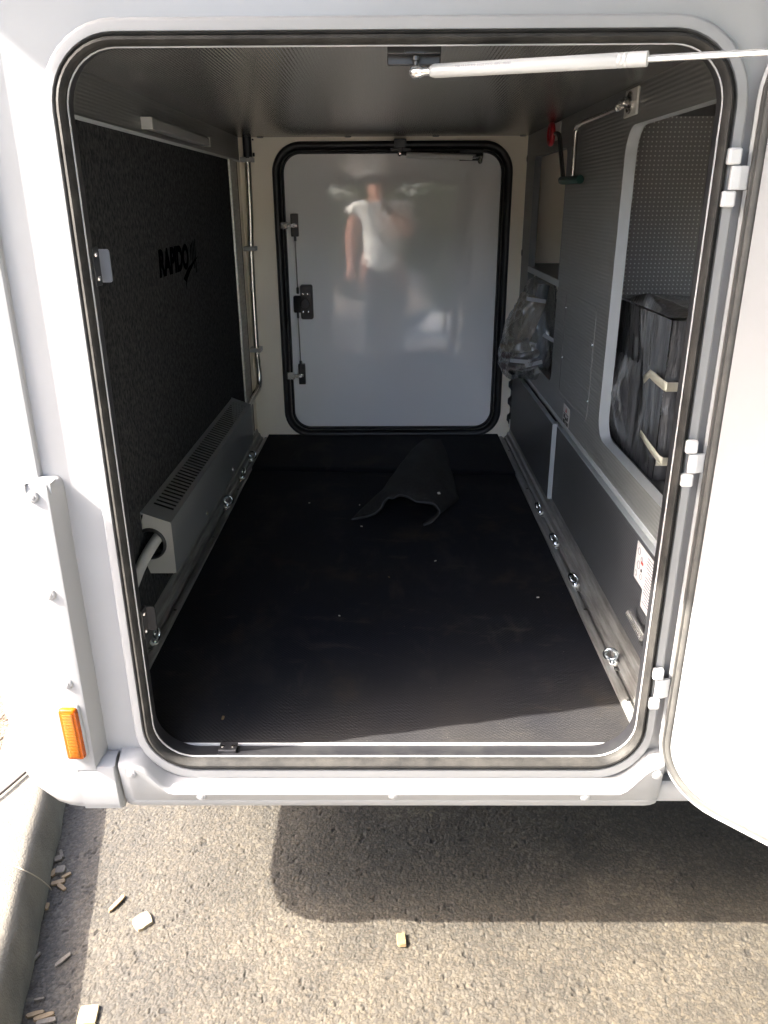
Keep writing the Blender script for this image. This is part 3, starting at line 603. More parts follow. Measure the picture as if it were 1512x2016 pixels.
# logo on the left wall (flat dark lettering)
Mlogo = Matrix.Translation((XL + .0012, .803, 1.190)) @ Matrix(((0, 0, 1, 0), (1, 0, 0, 0), (0, 1, 0, 0), (0, 0, 0, 1)))
text_mesh('logo_lettering', 'RAPIDO', .080, 'logo_black', Mlogo, lw, .0003, .12, 1.0, .0042)
b = B(); X_ = XL + .0015
def lg(pts): b.add([(X_, y, z) for y, z in pts], [tuple(range(len(pts)))])
lg([(1.02, 1.165), (1.075, 1.188), (1.17, 1.206), (1.21, 1.212), (1.155, 1.197), (1.10, 1.178), (1.06, 1.160), (1.035, 1.135), (1.045, 1.155)])
for k in range(4): y = 1.115 + k * .017; lg([(y, 1.205 - .012 * k), (y + .008, 1.205 - .012 * k), (y + .014, 1.245 + .004 * k), (y + .006, 1.245 + .004 * k)])
mesh_obj('logo_swoosh', b, 'logo_black', lw, smooth=0)
# door striker plates on the reveal
def striker(z, light, name='striker'):
    b = B(); b.box(-.4105, -.4065, .022, .046, z - .026, z + .026)
    s = part(name, b, 'rubber_black', bevel=.001)
    b = B(); b.loft([secY((-.4105, -.3925, z - .0225, z + .0225, .004), .046), secY((-.4105, -.3925, z - .0225, z + .0225, .004), .049)], True, True, True)
    mesh_obj('striker_tab', b, 'striker_grey' if light else 'rubber_black', s, smooth=40)
    for dz in (-.016, .016): b = B(); b.lathe((-.4065, .033, z + dz), (1, 0, 0), [(0, .004), (.0018, .0035), (.002, 0)], 10); mesh_obj('striker_screw', b, 'steel', s)
striker(1.268, True); striker(.703, False)
p = onY(450, 1485, .02); b = B(); b.box(p[0] - .0155, p[0] + .0155, .012, .033, .4565, .460); b.box(p[0] - .0155, p[0] + .0155, .010, .0125, .452, .460); bs = part('striker', b, 'black_plastic', bevel=.001)
for d in (-.009, .009): b = B(); b.lathe((p[0] + d, .022, .460), (0, 0, 1), [(0, .003), (.0015, .0028), (.002, 0)], 10); mesh_obj('striker_screw', b, 'steel', bs)
# pipe in the left rear corner
pth = catmull([(-.507, 1.962, 1.50), (-.510, 1.962, 1.32), (-.516, 1.962, 1.18), (-.519, 1.962, .99), (-.519, 1.962, .81), (-.515, 1.962, .715), (-.517, 1.94, .672), (-.528, 1.86, .650), (-.532, 1.75, .640), (-.532, 1.45, .640)], 6)
b = B(); b.tube(pth, .0115, 12); pi_ = part('heating_pipe', b, 'steel', smooth=60)
b = B(); b.lathe((-.505, 1.96, 1.497), (0, 0, 1), [(0, .0155), (.07, .0155)], 16); b.box(-.487, -.482, 1.955, 1.965, 1.555, 1.560); b.box(-.487, -.481, 1.955, 1.965, 1.503, 1.515); mesh_obj('pipe_sleeve', b, 'rubber_black', pi_)
for zz, xx in ((1.493, -.507), (1.19, -.516), (.815, -.519)):
    b = B(); b.box(xx - .026, xx + .019, 1.946, 1.999, zz - .008, zz + .008); mesh_obj('pipe_clip', b, 'lamp_white', pi_, bevel=.002)
# convector heater along the left wall
Y0, Y1 = .462, 1.51; XF = -.4755
def top_z(x): return .7285 + (x - XL) / (XF - XL) * (.7045 - .7285)
b = B(); t = .0016
b.add([(XF, Y0, .583), (XF, Y1, .583), (XF, Y1, .7045), (XF, Y0, .7045)], [(0, 1, 2, 3)])
b.add([(XL, Y1, .583), (XF, Y1, .583), (XF, Y1, .7045), (XL, Y1, .7285)], [(0, 1, 2, 3)])
hf = part('convector_heater', b, 'heater_paint', smooth=0, label='dark grey convector heater with slotted sloping top along the left wall')
# top: frame around slots, real openings with slats between
def tp(x, y, dz=0): return (x, y, top_z(x) + dz)
xa, xb = XL + .011, XF - .011; ya, yb = Y0 + .052, Y1 - .03; ns = 46; pit = (yb - ya) / ns
b = B()
for (x0, x1, y0, y1) in ((XL, xa, Y0, Y1), (xb, XF, Y0, Y1), (xa, xb, Y0, ya), (xa, xb, yb, Y1)): b.add([tp(x0, y0), tp(x1, y0), tp(x1, y1), tp(x0, y1)], [(0, 1, 2, 3)])
for (y0, y1) in ((Y0, Y0),): b.add([tp(XL, y0), tp(XF, y0), (XF, y0, .700), (XL, y0, .724)], [(0, 1, 2, 3)])
b.add([tp(XL, Y1), tp(XF, Y1), tp(XF, Y1 + .004, .004), tp(XL, Y1 + .004, .004)], [(0, 1, 2, 3)])
mesh_obj('heater_top', b, 'heater_paint', hf, smooth=0)
sl_me = None
for k in range(ns):
    y = ya + k * pit
    if sl_me is None:
        b = B(); b.add([tp(xa, 0), tp(xb, 0), tp(xb, pit * .56), tp(xa, pit * .56)], [(0, 1, 2, 3)]); o = mesh_obj('slat', b, 'heater_paint', hf, smooth=0); sl_me = o.data; o.location = (0, y, 0)
    else:
        o = bpy.data.objects.new('slat', sl_me); col.objects.link(o); attach(o, hf); o.location = (0, y, 0)
b = B(); b.box(XL + .002, XF - .003, Y0 + .004, Y1 - .003, .60, .640); mesh_obj('heater_core', b, 'dark_inside', hf, smooth=0)
# end plate with arched cable-entry hole
hc, hr = (XL + .014, .655), .0335
arc = [(hc[0] + hr * .95 * math.cos(a), hc[1] + hr * math.sin(a)) for a in [math.radians(128 - 256 * k / 24) for k in range(25)]]
arc = [(XL + .0005, hc[1] + hr * .88)] + [q for q in arc if q[0] > XL + .001] + [(XL + .0005, hc[1] - hr * .88)]
b = B()
outer = [(XL, .583), (XF, .583), (XF, .7045), (XL, .7285)]
cen = [(min(max(x + (x - hc[0]) * 9, XL), XF), 0) for x, z in arc]
def proj_out(x, z):
    dx, dz = x - hc[0], z - hc[1]; best = 9
    if dx > 1e-6: best = min(best, (XF - hc[0]) / dx)
    if dx < -1e-6: best = min(best, (XL - hc[0]) / dx)
    if dz < -1e-6: best = min(best, (.583 - hc[1]) / dz)
    if dz > 1e-6:
        for _ in range(1):
            g = (.7045 - .7285) / (XF - XL); k = (.7285 + g * (hc[0] - XL) - hc[1]) / (dz - g * dx); best = min(best, k)
    return (hc[0] + dx * best, hc[1] + dz * best)
dense = [hc[0] + 0 for _ in ()]
inner_pts = arc; outer_pts = [proj_out(*q) for q in arc]
# add exact plate corners
for corner in ((XF, .7045), (XF, .583)):
    k = min(range(len(outer_pts)), key=lambda i: (outer_pts[i][0] - corner[0]) ** 2 + (outer_pts[i][1] - corner[1]) ** 2); outer_pts[k] = corner
outer_pts[0] = (XL, .7285); outer_pts[-1] = (XL, .583)
b.loft([[(x, Y0 - .0004, z) for x, z in inner_pts], [(x, Y0 - .0004, z) for x, z in outer_pts]], False); mesh_obj('end_plate', b, 'heater_end', hf, smooth=0)
b = B(); b.tube([(x, Y0 - .001, z) for x, z in inner_pts], .0042, 8); mesh_obj('grommet', b, 'rubber_black', hf, smooth=60)
b = B(); b.tube(catmull([(-.506, .60, .652), (-.506, .50, .668), (-.512, .455, .664), (-.528, .40, .636), (-.536, .33, .600), (-.537, .20, .55)], 5), .0118, 12); mesh_obj('heater_pipe', b, 'lamp_white', hf, smooth=60)
for yy in (.56, .92, 1.32):
    b = B(); b.lathe((XF, yy + .22, .597 if yy > 1 else .60), (1, 0, 0), [(0, .005), (.0015, .0045), (.002, 0)], 10); mesh_obj('heater_screw', b, 'steel', hf)

# ------------------------------------------------------------------ open garage door, hinged at the right
HD = np.array([.4565, -.0065]); dd = np.array([.7133, -.7009]); dn = np.array([-.7009, -.7133])
def dw(u, z, wd): q = HD + u * dd + wd * dn; return (q[0], q[1], z)
def secD(R, wd): return [dw(u, z, wd) for u, z in rr(*R, n=12)]
RD = (0, .905, .398, 1.575, .108)
b = B(); b.loft([secD(rect_in(RD, .012), -.032), secD(rect_in(RD, .002), -.030), secD(RD, -.026), secD(RD, -.002), secD(rect_in(RD, .0015), 0), secD(rect_in(RD, .0062), 0), secD(rect_in(RD, .0064), -.004)], True, True, False)
gd = part('garage_door', b, 'white_paint', smooth=40, label='open garage door at the right, white inner face in sunlight')
b = B(); b.loft([secD(rect_in(RD, i), y) for i, y in ((.0064, -.004), (.0068, .002), (.010, .0045), (.0125, .002), (.0145, .0045), (.019, .0042), (.0215, .001), (.022, -.003))]); mesh_obj('door_gasket', b, 'rubber_grey', gd, smooth=50)
b = B(); b.loft([secD(rect_in(RD, .0215), -.003), secD(rect_in(RD, .0225), .0015), secD(rect_in(RD, .026), .003), secD(rect_in(RD, .3), .003)], True, False, True); mesh_obj('inner_face', b, 'white_paint', gd, smooth=40)
for (xa_, ya_, xb_, yb_) in ((1450, 307, 1439, 392), (1365, 882, 1355, 948), (1297, 1331, 1292, 1389)):
    zt_ = onY(xa_, ya_, -.02)[2]; zb_ = onY(xb_, yb_, -.02)[2]
    for zc in (zt_, zb_):
        b = B(); b.box(.4285, .4455, -.0190, -.0065, zc - .0098, zc + .0098); mesh_obj('hinge_block', b, 'hinge_white', frame, bevel=.003)
    b = B(); b.box(.436, .4475, -.0165, -.0085, zb_ + .0110, zt_ - .0110); b.loft([[(.447, -.0165, z), (.4585, -.0125, z), (.461, -.009, z), (.447, -.0085, z)] for z in (zb_ + .0110, zt_ - .0110)], True, True, True); mesh_obj('hinge_tab', b, 'hinge_white', gd, bevel=.001)
# gas strut from the top of the frame to the door
SA = Vector((.0355, .03, 1.5035)); SE = Vector((.812, -.357, 1.486)); sd = (SE - SA).normalized()
def sp(k): return SA + sd * k
b = B(); b.box(-.002, .066, .022, .040, 1.522, 1.5345); b.box(-.002, .066, .036, .044, 1.512, 1.53); gs = part('strut_bracket', b, 'rubber_black', bevel=.0015)
b = B(); b.box(.02, .044, .0175, .0215, 1.5225, 1.536); mesh_obj('bracket_notch', b, 'rubber_black', gs)
b = B(); b.lathe((SA.x - .001, SA.y, 1.521), (0, 0, -1), [(0, .0055), (.005, .0055), (.006, .003), (.016, .003)], 12); mesh_obj('ball_stud', b, 'black_plastic', gs)
b = B(); b.lathe(SA - sd * .009, sd, [(0, .003), (.002, .0062), (.006, .0082), (.012, .0082), (.016, .006), (.018, .0052), (.030, .0052)], 16); mesh_obj('ball_socket', b, 'chrome', gs, smooth=60)
b = B(); b.lathe(sp(.0195), sd, [(0, .006), (.002, .0070), (.006, .0080), (.232, .0080), (.2325, .0076), (.2335, .0076), (.234, .0080), (.2375, .0080), (.238, .0076), (.239, .0076), (.2395, .0080), (.243, .0080), (.2435, .0076), (.2445, .0076), (.245, .0080), (.262, .0080), (.2655, .008), (.2665, .004)], 28); cy = mesh_obj('strut_cylinder', b, 'strut_white', gs, smooth=40)
b = B(); b.tube([sp(.284), SE], .0038, 12); mesh_obj('strut_rod', b, 'chrome', gs, smooth=60)
b = B(); b.lathe(SE + Vector((-.0, 0, 0)), Vector((dn[0], dn[1], 0)), [(-.012, .006), (.004, .006), (.008, .009), (.014, .006)], 12); mesh_obj('strut_foot', b, 'black_plastic', gs)
# printed lines on the cylinder
nrm_ = (Vector(CAM) - sp(.1)).normalized(); nrm_ = (nrm_ - sd * nrm_.dot(sd)).normalized(); upv = sd.cross(-nrm_)
upv = upv if upv.z > 0 else -upv
nr2 = (nrm_ + upv * .35).normalized(); up2 = (upv - nr2 * upv.dot(nr2)).normalized()
def on_cyl(k, body, size, nm):
    o_ = sp(k) + nr2 * .00815; M = Matrix(((sd.x, up2.x, nr2.x, o_.x), (sd.y, up2.y, nr2.y, o_.y), (sd.z, up2.z, nr2.z, o_.z), (0, 0, 0, 1))); return text_mesh(nm, body, size, 'ink_grey', M, gs, .0001)
on_cyl(.055, 'T08 13 213 323  PX22 PX22  00N   02/23', .0042, 'strut_print')

# ================================================================== THINGS IN THE GARAGE
def place(o, parent_thing): attach(o, parent_thing); return o
# tie-down eye bolts in the floor rails
def eye_bolt(X, Y, tilt, turn, label, s):
    t = thing('eye_bolt', label, 'eye bolt', (X, Y, .4555), 'tie-down eye bolts in the floor rails')
    base_p = Vector((X, Y, .4558)); ax = (Matrix.Rotation(tilt, 3, 'Y') @ Vector((0, 0, 1))).normalized()
    b = B(); b.box(X - .006, X + .006, Y - .028, Y - .004, .4560, .4595); mesh_obj('slider', b, 'steel', t, bevel=.001)
    b = B(); b.lathe(base_p, ax, [(0, .009), (.004, .0095), (.007, .0085), (.007, .006)], 16); mesh_obj('collar', b, 'nylon', t)
    b = B(); b.lathe(base_p + ax * .0065, ax, [(0, .0075), (.003, .0075), (.005, .005), (.009, .0045)], 16); c = base_p + ax * .026
    rax = (Matrix.Rotation(turn, 3, 'Z') @ Vector((1, 0, 0))); rax = (rax - ax * rax.dot(ax)).normalized(); b.torus(c, rax, .0125, .0040, 28, 10); mesh_obj('ring', b, 'zinc', t, smooth=70)
for y, tl, tn, lab in ((1.660, .3, 1.2, 'zinc eye bolt in the left floor rail farthest back, near the rear mat'), (1.465, .3, .5, 'zinc eye bolt in the left floor rail just in front of the rear mat edge'),
                       (1.190, .3, 1.5, 'zinc eye bolt in the left floor rail beside the middle of the heater'), (.372, .35, .55, 'zinc eye bolt in the left floor rail nearest the front, below the black striker')):
    eye_bolt(-.5155, y, tl, tn, lab, -1)
for y, tl, tn, lab in ((1.130, -.35, .35, 'zinc eye bolt in the right floor rail farthest back, near the panel joint'), (.890, -.35, .55, 'second zinc eye bolt from the back in the right floor rail'),
                       (.640, -.35, .6, 'third zinc eye bolt from the back in the right floor rail'), (.290, -.35, 1.25, 'zinc eye bolt in the right floor rail nearest the sill, ring seen face on')):
    eye_bolt(.4645, y, tl, tn, lab, 1)
# curled carpet offcut
def cp(x, y): return 660 + x / 5.4, 840 + y / 5.4
nearpx = [(172, 985, 1.095), (250, 965, 1.10), (340, 950, 1.105), (420, 920, 1.11), (480, 868, 1.12), (498, 835, 1.125), (512, 798, 1.13), (540, 772, 1.135), (562, 754, 1.14), (610, 766, 1.14), (640, 748, 1.145), (672, 724, 1.15), (735, 729, 1.15), (790, 750, 1.145), (860, 795, 1.13), (955, 802, 1.12), (1040, 816, 1.11), (1082, 852, 1.10), (1110, 890, 1.09), (1105, 932, 1.08), (1062, 980, 1.065), (1018, 1022, 1.05), (938, 1050, 1.045)]
near = [onY(*cp(x, y), Y) for x, y, Y in nearpx]
near = [np.array([p[0], p[1], max(p[2], FZ + .003)]) for p in near]
Lp = [onZ(*cp(x, y), FZ + .006) for x, y in ((165, 940), (300, 850), (480, 690), (650, 470), (850, 220), (960, 150))]
Rp = [onZ(*cp(x, y), FZ + .006) for x, y in ((1180, 905), (1285, 800), (1295, 700), (1215, 400), (1165, 240), (1120, 150))]
rows = [near]; nn = len(near)
for j in range(1, 6):
    h = (.0, .062, .066, .050, .028, .008)[j]; row = []
    for i in range(nn):
        s = i / (nn - 1); p = Lp[j] + (Rp[j] - Lp[j]) * s; row.append(p + np.array([0, -.02 * math.sin(math.pi * s), h * math.sin(math.pi * s) ** .8 + (.006 if Lp[j][1] > 1.5 else 0)]))
    rows.append(row)
cols_ = [catmull([rows[j][i] for j in range(6)], 5) for i in range(nn)]
grid = [[np.array(cols_[i][k]) for i in range(nn)] for k in range(len(cols_[0]))]
for r in grid[1:]:
    for p in r: p[2] = max(p[2] + .004 * math.sin(p[0] * 60 + p[1] * 23) * min(1, (p[2] - FZ) / .03), FZ + .0045)
b = B(); b.loft(grid, False)
b.add([], [])
sc = mesh_obj('carpet_scrap', b, 'felt', smooth=60); md = sc.modifiers.new('thickness', 'SOLIDIFY'); md.thickness = .006; md.offset = -1
b = B(); b.tube([tuple(p) for p in catmull(near, 2)], .0019, 6); 
sct = thing('carpet_scrap', 'curled dark carpet offcut with a ragged pale edge lying on the floor', 'carpet offcut', (.05, 1.3, FZ)); sc.name = 'felt_sheet'; attach(sc, sct)
mesh_obj('ragged_edge', b, 'felt_edge', sct)
# pale chip lying on the offcut and crumbs on the floor
def chip(name, label, cat, p, L, W, T, rz, material, group=None, tilt=(0, 0)):
    bm_ = B(); n_ = 16; out = []
    for k in range(n_):
        a = 2 * math.pi * k / n_; sx, sy = math.cos(a), math.sin(a); q_ = max(abs(sx), abs(sy)); q2 = (abs(sx) ** 9 + abs(sy) ** 9) ** (1 / 9)
        f = random.uniform(.92, 1.04) / (q2 if L < 1.6 * W else q2 ** .8); out.append((sx * f * L / 2, sy * f * W / 2))
    rot_ = random.uniform(-.35, .35)
    v = [(x, y, -T / 2) for x, y in out] + [(x * .92 + y * .02, y * .9, T / 2 * (1 + rot_ * y / (W / 2) + .25 * random.uniform(-1, 1))) for x, y in out]
    bm_.add(v, [tuple(range(n_ - 1, -1, -1)), tuple(range(n_, 2 * n_))] + [(i, (i + 1) % n_, n_ + (i + 1) % n_, n_ + i) for i in range(n_)])
    o = mesh_obj(name, bm_, material, smooth=25); o.location = p; o.rotation_euler = (tilt[0], tilt[1], rz)
    return tag(o, label, cat, group)
q = onY(864, 973, 1.16); chip('wood_flake', 'tiny white flake lying on the curled carpet offcut', 'flake', (q[0], q[1], q[2] + .004), .009, .008, .002, .4, 'dust', tilt=(.5, 0))
for i, (x, y, sz, lab) in enumerate(((609, 990, .006, 'tiny pale crumb on the carpet left of the offcut, far side'), (708, 994, .006, 'tiny pale crumb on the carpet beside the left tip of the offcut'), (712, 1036, .007, 'tiny pale crumb on the carpet in front of the offcut tip'),
        (857, 1104, .007, 'tiny grey crumb on the carpet in front of the offcut'), (766, 1136, .006, 'tiny wood crumb in the middle of the carpet'), (1059, 1176, .007, 'tiny grey crumb on the carpet near the right rail'), (439, 1413, .011, 'yellow wood flake on the carpet at the front left'), (668, 1212, .005, 'tiny pale crumb left of the carpet centre'), (775, 1464, .005, 'tiny tan crumb at the sunlit front edge of the carpet'))):
    q = onZ(x, y, FZ + .003); chip('crumb', lab, 'crumb', (q[0], q[1], q[2]), sz, sz * .45, .002, i * 1.3, 'wood' if i in (4, 6, 8) else 'dust', 'crumbs on the garage carpet')
# clear bag of parts leaning out of the far locker
bt = thing('plastic_bag', 'clear plastic bag of hoses and fittings bulging out of the right locker', 'plastic bag', (.46, 1.58, .80))
lv = [(.783, .425, .485, .04), (.789, .400, .520, .09), (.815, .383, .548, .125), (.86, .375, .565, .14), (.92, .384, .568, .13), (.97, .402, .568, .11), (1.03, .428, .563, .09), (1.08, .452, .558, .065), (1.105, .470, .550, .045), (1.112, .49, .53, .02)]
def lvl(z):
    for (a, b_) in zip(lv[:-1], lv[1:]):
        if z <= b_[0]:
            t = (z - a[0]) / (b_[0] - a[0]); return [a[k] + (b_[k] - a[k]) * t for k in (1, 2, 3)]
    return lv[-1][1:]
def bag_secs():
    out = []; nz = 64; na = 120
    for j in range(nz + 1):
        z = .783 + (1.112 - .783) * j / nz; xa_, xb_, ry = lvl(z); c = (xa_ + xb_) / 2; rx = (xb_ - xa_) / 2; sec = []
        for i in range(na):
            a = 2 * math.pi * i / na; v = j / nz
            cr = abs(math.sin(a * 5.5 + 3 * v + 1.4 * math.sin(v * 9 + a * 2))) + .6 * abs(math.sin(a * 9 - 7 * v + 2 * math.sin(v * 13))) + .4 * abs(math.sin(v * 17 + 3 * a + math.sin(a * 7) * 2))
            f = 1 - .085 * cr + .07
            sec.append((c + rx * f * math.cos(a), 1.60 + ry * f * math.sin(a) + .04 * (z - .8), z + .006 * math.sin(a * 3 + v * 11)))
        out.append(sec)
    return out
b = B(); b.loft(bag_secs(), True, True, True); bo = mesh_obj('film', b, 'bag_film', bt, smooth=28)
b = B()
b.tube(catmull([(.45 + .058 * math.cos(a), 1.585 + .075 * math.sin(a), .806 + .0058 * a) for a in [k * .6 for k in range(24)]], 3), [.0115 + .0016 * (k % 2) for k in range(70)], 10)
mesh_obj('hose_coil', b, 'hose', bt, smooth=60)
b = B(); b.tube(catmull([(.50, 1.55, .83), (.52, 1.56, .92), (.505, 1.60, 1.0), (.52, 1.63, 1.085)], 5), .022, 10); mesh_obj('blue_hose', b, 'blue_grey', bt, smooth=60)
b = B(); M_ = Matrix.Translation((.458, 1.585, .985)) @ Matrix.Rotation(.35, 4, 'Y') @ Matrix.Rotation(.4, 4, 'Z'); b.box(-.03, .03, -.045, .045, -.075, .075, M_); mesh_obj('brown_carton', b, 'cardboard', bt, bevel=.01)
b = B(); M_ = Matrix.Translation((.425, 1.56, .885)) @ Matrix.Rotation(-.3, 4, 'Y') @ Matrix.Rotation(.6, 4, 'Z'); b.box(-.022, .03, -.05, .05, -.03, .028, M_); mesh_obj('grey_carton', b, 'cardboard', bt, bevel=.008)
for k, (x_, y_, z_, L_, ang) in enumerate(((.425, 1.462, .862, .03, .1), (.475, 1.468, .852, .028, -.25), (.475, 1.50, 1.052, .032, .15), (.52, 1.475, .935, .022, .5))):
    b = B(); b.box(-L_, L_, -.001, .001, -.006, .006, Matrix.Translation((x_, y_, z_)) @ Matrix.Rotation(ang, 4, 'Y')); mesh_obj('white_strap', b, 'strap_grey', bt)
b = B(); b.lathe((.425, 1.53, .803), (0, .3, 1), [(0, .012), (.008, .024), (.026, .026), (.036, .014)], 16); mesh_obj('clear_fitting', b, 'steel', bt, smooth=60)
# wrapped box in the near niche
wt = thing('wrapped_box', 'dark upholstered box wrapped in clear film inside the near right niche', 'wrapped box', (.69, .63, .80))
def wrap_grid():
    x0, x1, y0, y1, z0, z1 = .552, .82, .455, .87, .802, 1.132; b = B()
    def sheet(fn, nu, nv):
        b.loft([[fn(i / nu, j / nv) for i in range(nu + 1)] for j in range(nv + 1)], False)
    def wr(u, v, k): return .0014 * math.sin(u * 34 + v * 6 + k) + .0010 * math.sin(u * 61 - v * 9 + 2 * k) + .0025 * math.sin(u * 9 + v * 4 + k)
    sheet(lambda u, v: (x0 + wr(u + .25 * v, v, 1) * (u * (1 - u)) * 4 * .8 - .02 * (v ** 2) * (1 - u) * 0, y0 + (y1 - y0) * u, z1 - (z1 - z0) * v), 90, 60)      # face towards the garage
    sheet(lambda u, v: (x0 + (x1 - x0) * u, y0 - .004 + wr(v, u, 4) * .9, z1 - (z1 - z0) * v), 50, 70)                                               # face towards the door
    sheet(lambda u, v: (x0 + (x1 - x0) * u, y0 + (y1 - y0) * v, z1 + .004 + .028 * max(0, math.sin(u * 7 + v * 3)) ** 2 * (1 - abs(2 * v - .9)) * (u > 0) + .5 * wr(u, v, 7) * min(1, u * 6)), 50, 60)
    return b
mesh_obj('wrapped_body', wrap_grid(), 'wrap', wt, smooth=180)
b = B(); secs = []
for j in range(15):                                   # loose fold of film bulging at the foot
    v = j / 14; z = 1.02 - .205 * v; rx = .004 + .020 * math.sin(math.pi * min(1, v * .95 + .02)) ** .7
    secs.append([(.549 - rx * (1 + .15 * math.sin(i * 1.3 + j)) * math.sin(math.pi * i / 24), .60 + .245 * i / 24 - .10 * (1 - v) * (1 - i / 24) * 0 + .004 * math.sin(j * 1.7 + i), z + .004 * math.sin(i * 2.1)) for i in range(25)])
b.loft(secs, False); mesh_obj('film_fold', b, 'wrap', wt, smooth=180)
def tape(pts, nm):                                   # a strip of masking tape following the face
    b = B(); X = .541; top = [onX(x, y, X) for x, y in pts[0]]; bot = [onX(x, y, X) for x, y in pts[1]]
    b.loft([[tuple(p) for p in top], [tuple(p) for p in bot]], False); o = mesh_obj(nm, b, 'tape', wt, smooth=60, label='strip of cream masking tape')
    md = o.modifiers.new('t', 'SOLIDIFY'); md.thickness = .0006
def c2(x, y): return 1180 + x / 4.29, 540 + y / 4.29
tape(([c2(*p) for p in ((372, 860), (430, 804), (470, 830), (545, 895), (575, 912))], [c2(*p) for p in ((376, 925), (425, 872), (455, 905), (535, 975), (572, 990))]), 'tape')
tape(([c2(*p) for p in ((352, 1315), (400, 1385), (450, 1450), (510, 1530), (540, 1548))], [c2(*p) for p in ((338, 1350), (385, 1430), (430, 1500), (490, 1580), (530, 1615))]), 'tape')
for (za, zb, k) in ((onY(1322, 771, .4445)[2], onY(1322, 753, .4445)[2], 0), (onY(1310, 917, .4445)[2], onY(1310, 901, .4445)[2], 1)):
    b = B(); b.loft([[(.552 + .03 * i, .4445 - .0006 * (i % 2), z) for i in range(7)] for z in (za, zb)], False); mesh_obj('tape', b, 'tape', wt)

# ================================================================== THINGS ON THE GROUND
chips = [  # px, py, length px, width px, angle (deg, image), z, material, label
    (281, 1813, 33, 31, 38, 'wood_pale', 'pale square wood chip in sunlight on the asphalt'),
    (230, 1778, 40, 9, 62, 'wood', 'thin dark wood splinter next to the pale square chip'),
    (790, 1850, 17, 26, 5, 'wood', 'small orange wood block alone on the asphalt below the shadow edge'),
    (173, 1998, 34, 34, 8, 'wood_pale', 'pale wood block on the shadow line at the bottom edge'),
    (114, 1690, 14, 12, 30, 'wood_grey', 'grey wood chip topmost in the pile against the kerb'),
    (121, 1681, 22, 5, -60, 'wood_grey', 'thin upright splinter topmost in the pile against the kerb'),
    (119, 1712, 18, 16, 10, 'wood_grey', 'grey square chip in the middle of the pile against the kerb'),
    (105, 1718, 18, 10, 70, 'wood', 'brown chip touching the kerb in the pile'),
    (131, 1723, 18, 7, 45, 'wood', 'tan splinter at the right of the pile against the kerb'),
    (114, 1737, 26, 9, 20, 'wood', 'tan flat chip lowest but one in the pile against the kerb'),
    (121, 1746, 24, 7, -35, 'wood', 'tan splinter lowest in the pile against the kerb'),
    (93, 1784, 16, 6, -80, 'wood', 'short chip upright against the kerb below the pile'),
    (72, 1883, 20, 5, 70, 'wood_grey', 'grey splinter lying along the kerb foot'),
    (124, 1889, 32, 7, 52, 'wood_grey', 'long grey splinter in the kerb shadow away from the kerb'),
    (77, 1967, 18, 4, 10, 'wood_grey', 'thin splinter near the kerb above the bottom chips'),
    (69, 1996, 30, 8, 18, 'wood', 'tan splinter leftmost of three at the bottom left'),
    (86, 2001, 34, 10, 22, 'wood', 'tan split stick in the middle of three at the bottom left'),
    (91, 2010, 34, 10, 15, 'wood_grey', 'grey stick lowest of three at the bottom left')]
for (x, y, L, W, ang, mt_, lab) in chips:
    T = .0055 if min(L, W) > 15 else .0035
    p = onZ(x, y, T * .6 + .0015); depth = np.linalg.norm(p - CAM); s = depth / FPX * .92
    chip('wood_chip', lab, 'wood chip', (p[0], p[1], p[2]), L * s, W * s * 1.12, T, math.radians(ang), mt_, 'wood chips on the ground', (random.uniform(-.06, .06), random.uniform(-.06, .06)))
# dark twig and dry stem on the kerb
a_ = Vector(onZ(58, 1513, .124)); c_ = Vector(onZ(-60, 1612, .124)); b = B(); b.tube(catmull([a_ + (a_ - c_) * .4, a_, (a_ + c_) / 2 + Vector((.003, .002, .001)), c_], 6), .0038, 8)
tag(mesh_obj('twig', b, 'bark', smooth=60), 'dark straight twig lying across the kerb top', 'twig')
st_ = [onZ(-40, 1680, .125), onZ(0, 1694, .124), onZ(45, 1712, .121), onZ(75, 1728, .075), onZ(96, 1745, .03), onZ(101, 1752, .010)]
b = B(); b.tube(catmull(st_, 6), .0011, 6); tag(mesh_obj('dry_stem', b, 'dry_stem', smooth=60), 'thin pale dry grass stem bending over the kerb', 'grass stem')

# ================================================================== BEHIND THE CAMERA (seen mirrored in the far garage door, plus hedges added to cut skylight)
PX_, PY_ = -.07, -1.42
pt = thing('person', 'person in white T-shirt and dark trousers holding up a phone, mirrored in the far door', 'person', (PX_, PY_, 0))
def skin_body(name, chains, material, parent, sub=2):
    verts = []; edges = []; rad = []; key = {}
    def vid(p, r):
        k = tuple(round(c, 4) for c in p)
        if k not in key: key[k] = len(verts); verts.append(p); rad.append(r)
        return key[k]
    for ch in chains:
        ids = [vid((PX_ + p[0], PY_ + p[1], p[2]), p[3]) for p in ch]; edges += list(zip(ids[:-1], ids[1:]))
    me = bpy.data.meshes.new(name); me.from_pydata(verts, edges, []); o = bpy.data.objects.new(name, me); col.objects.link(o)
    o.modifiers.new('skin', 'SKIN'); o.modifiers.new('sub', 'SUBSURF').render_levels = sub; o.modifiers['sub'].levels = sub
    for i, r in enumerate(rad):
        d = me.skin_vertices[0].data[i]; d.radius = r if isinstance(r, tuple) else (r, r); d.use_root = i == 0
    me.materials.append(MATS[material])
    o.modifiers['skin'].use_smooth_shade = True; attach(o, parent); return o
hip = (0, 0, .92, (.15, .11)); chest = (0, .01, 1.22, (.165, .11)); neck = (0, .015, 1.42, (.055, .055))
body = [[hip, (0, 0, 1.06, (.145, .10)), chest, (0, .012, 1.36, (.10, .085)), neck, (0, .03, 1.48, (.055, .06)), (0, .035, 1.53, (.078, .095)), (0, .03, 1.60, (.082, .10)), (0, .025, 1.66, (.06, .075))]]
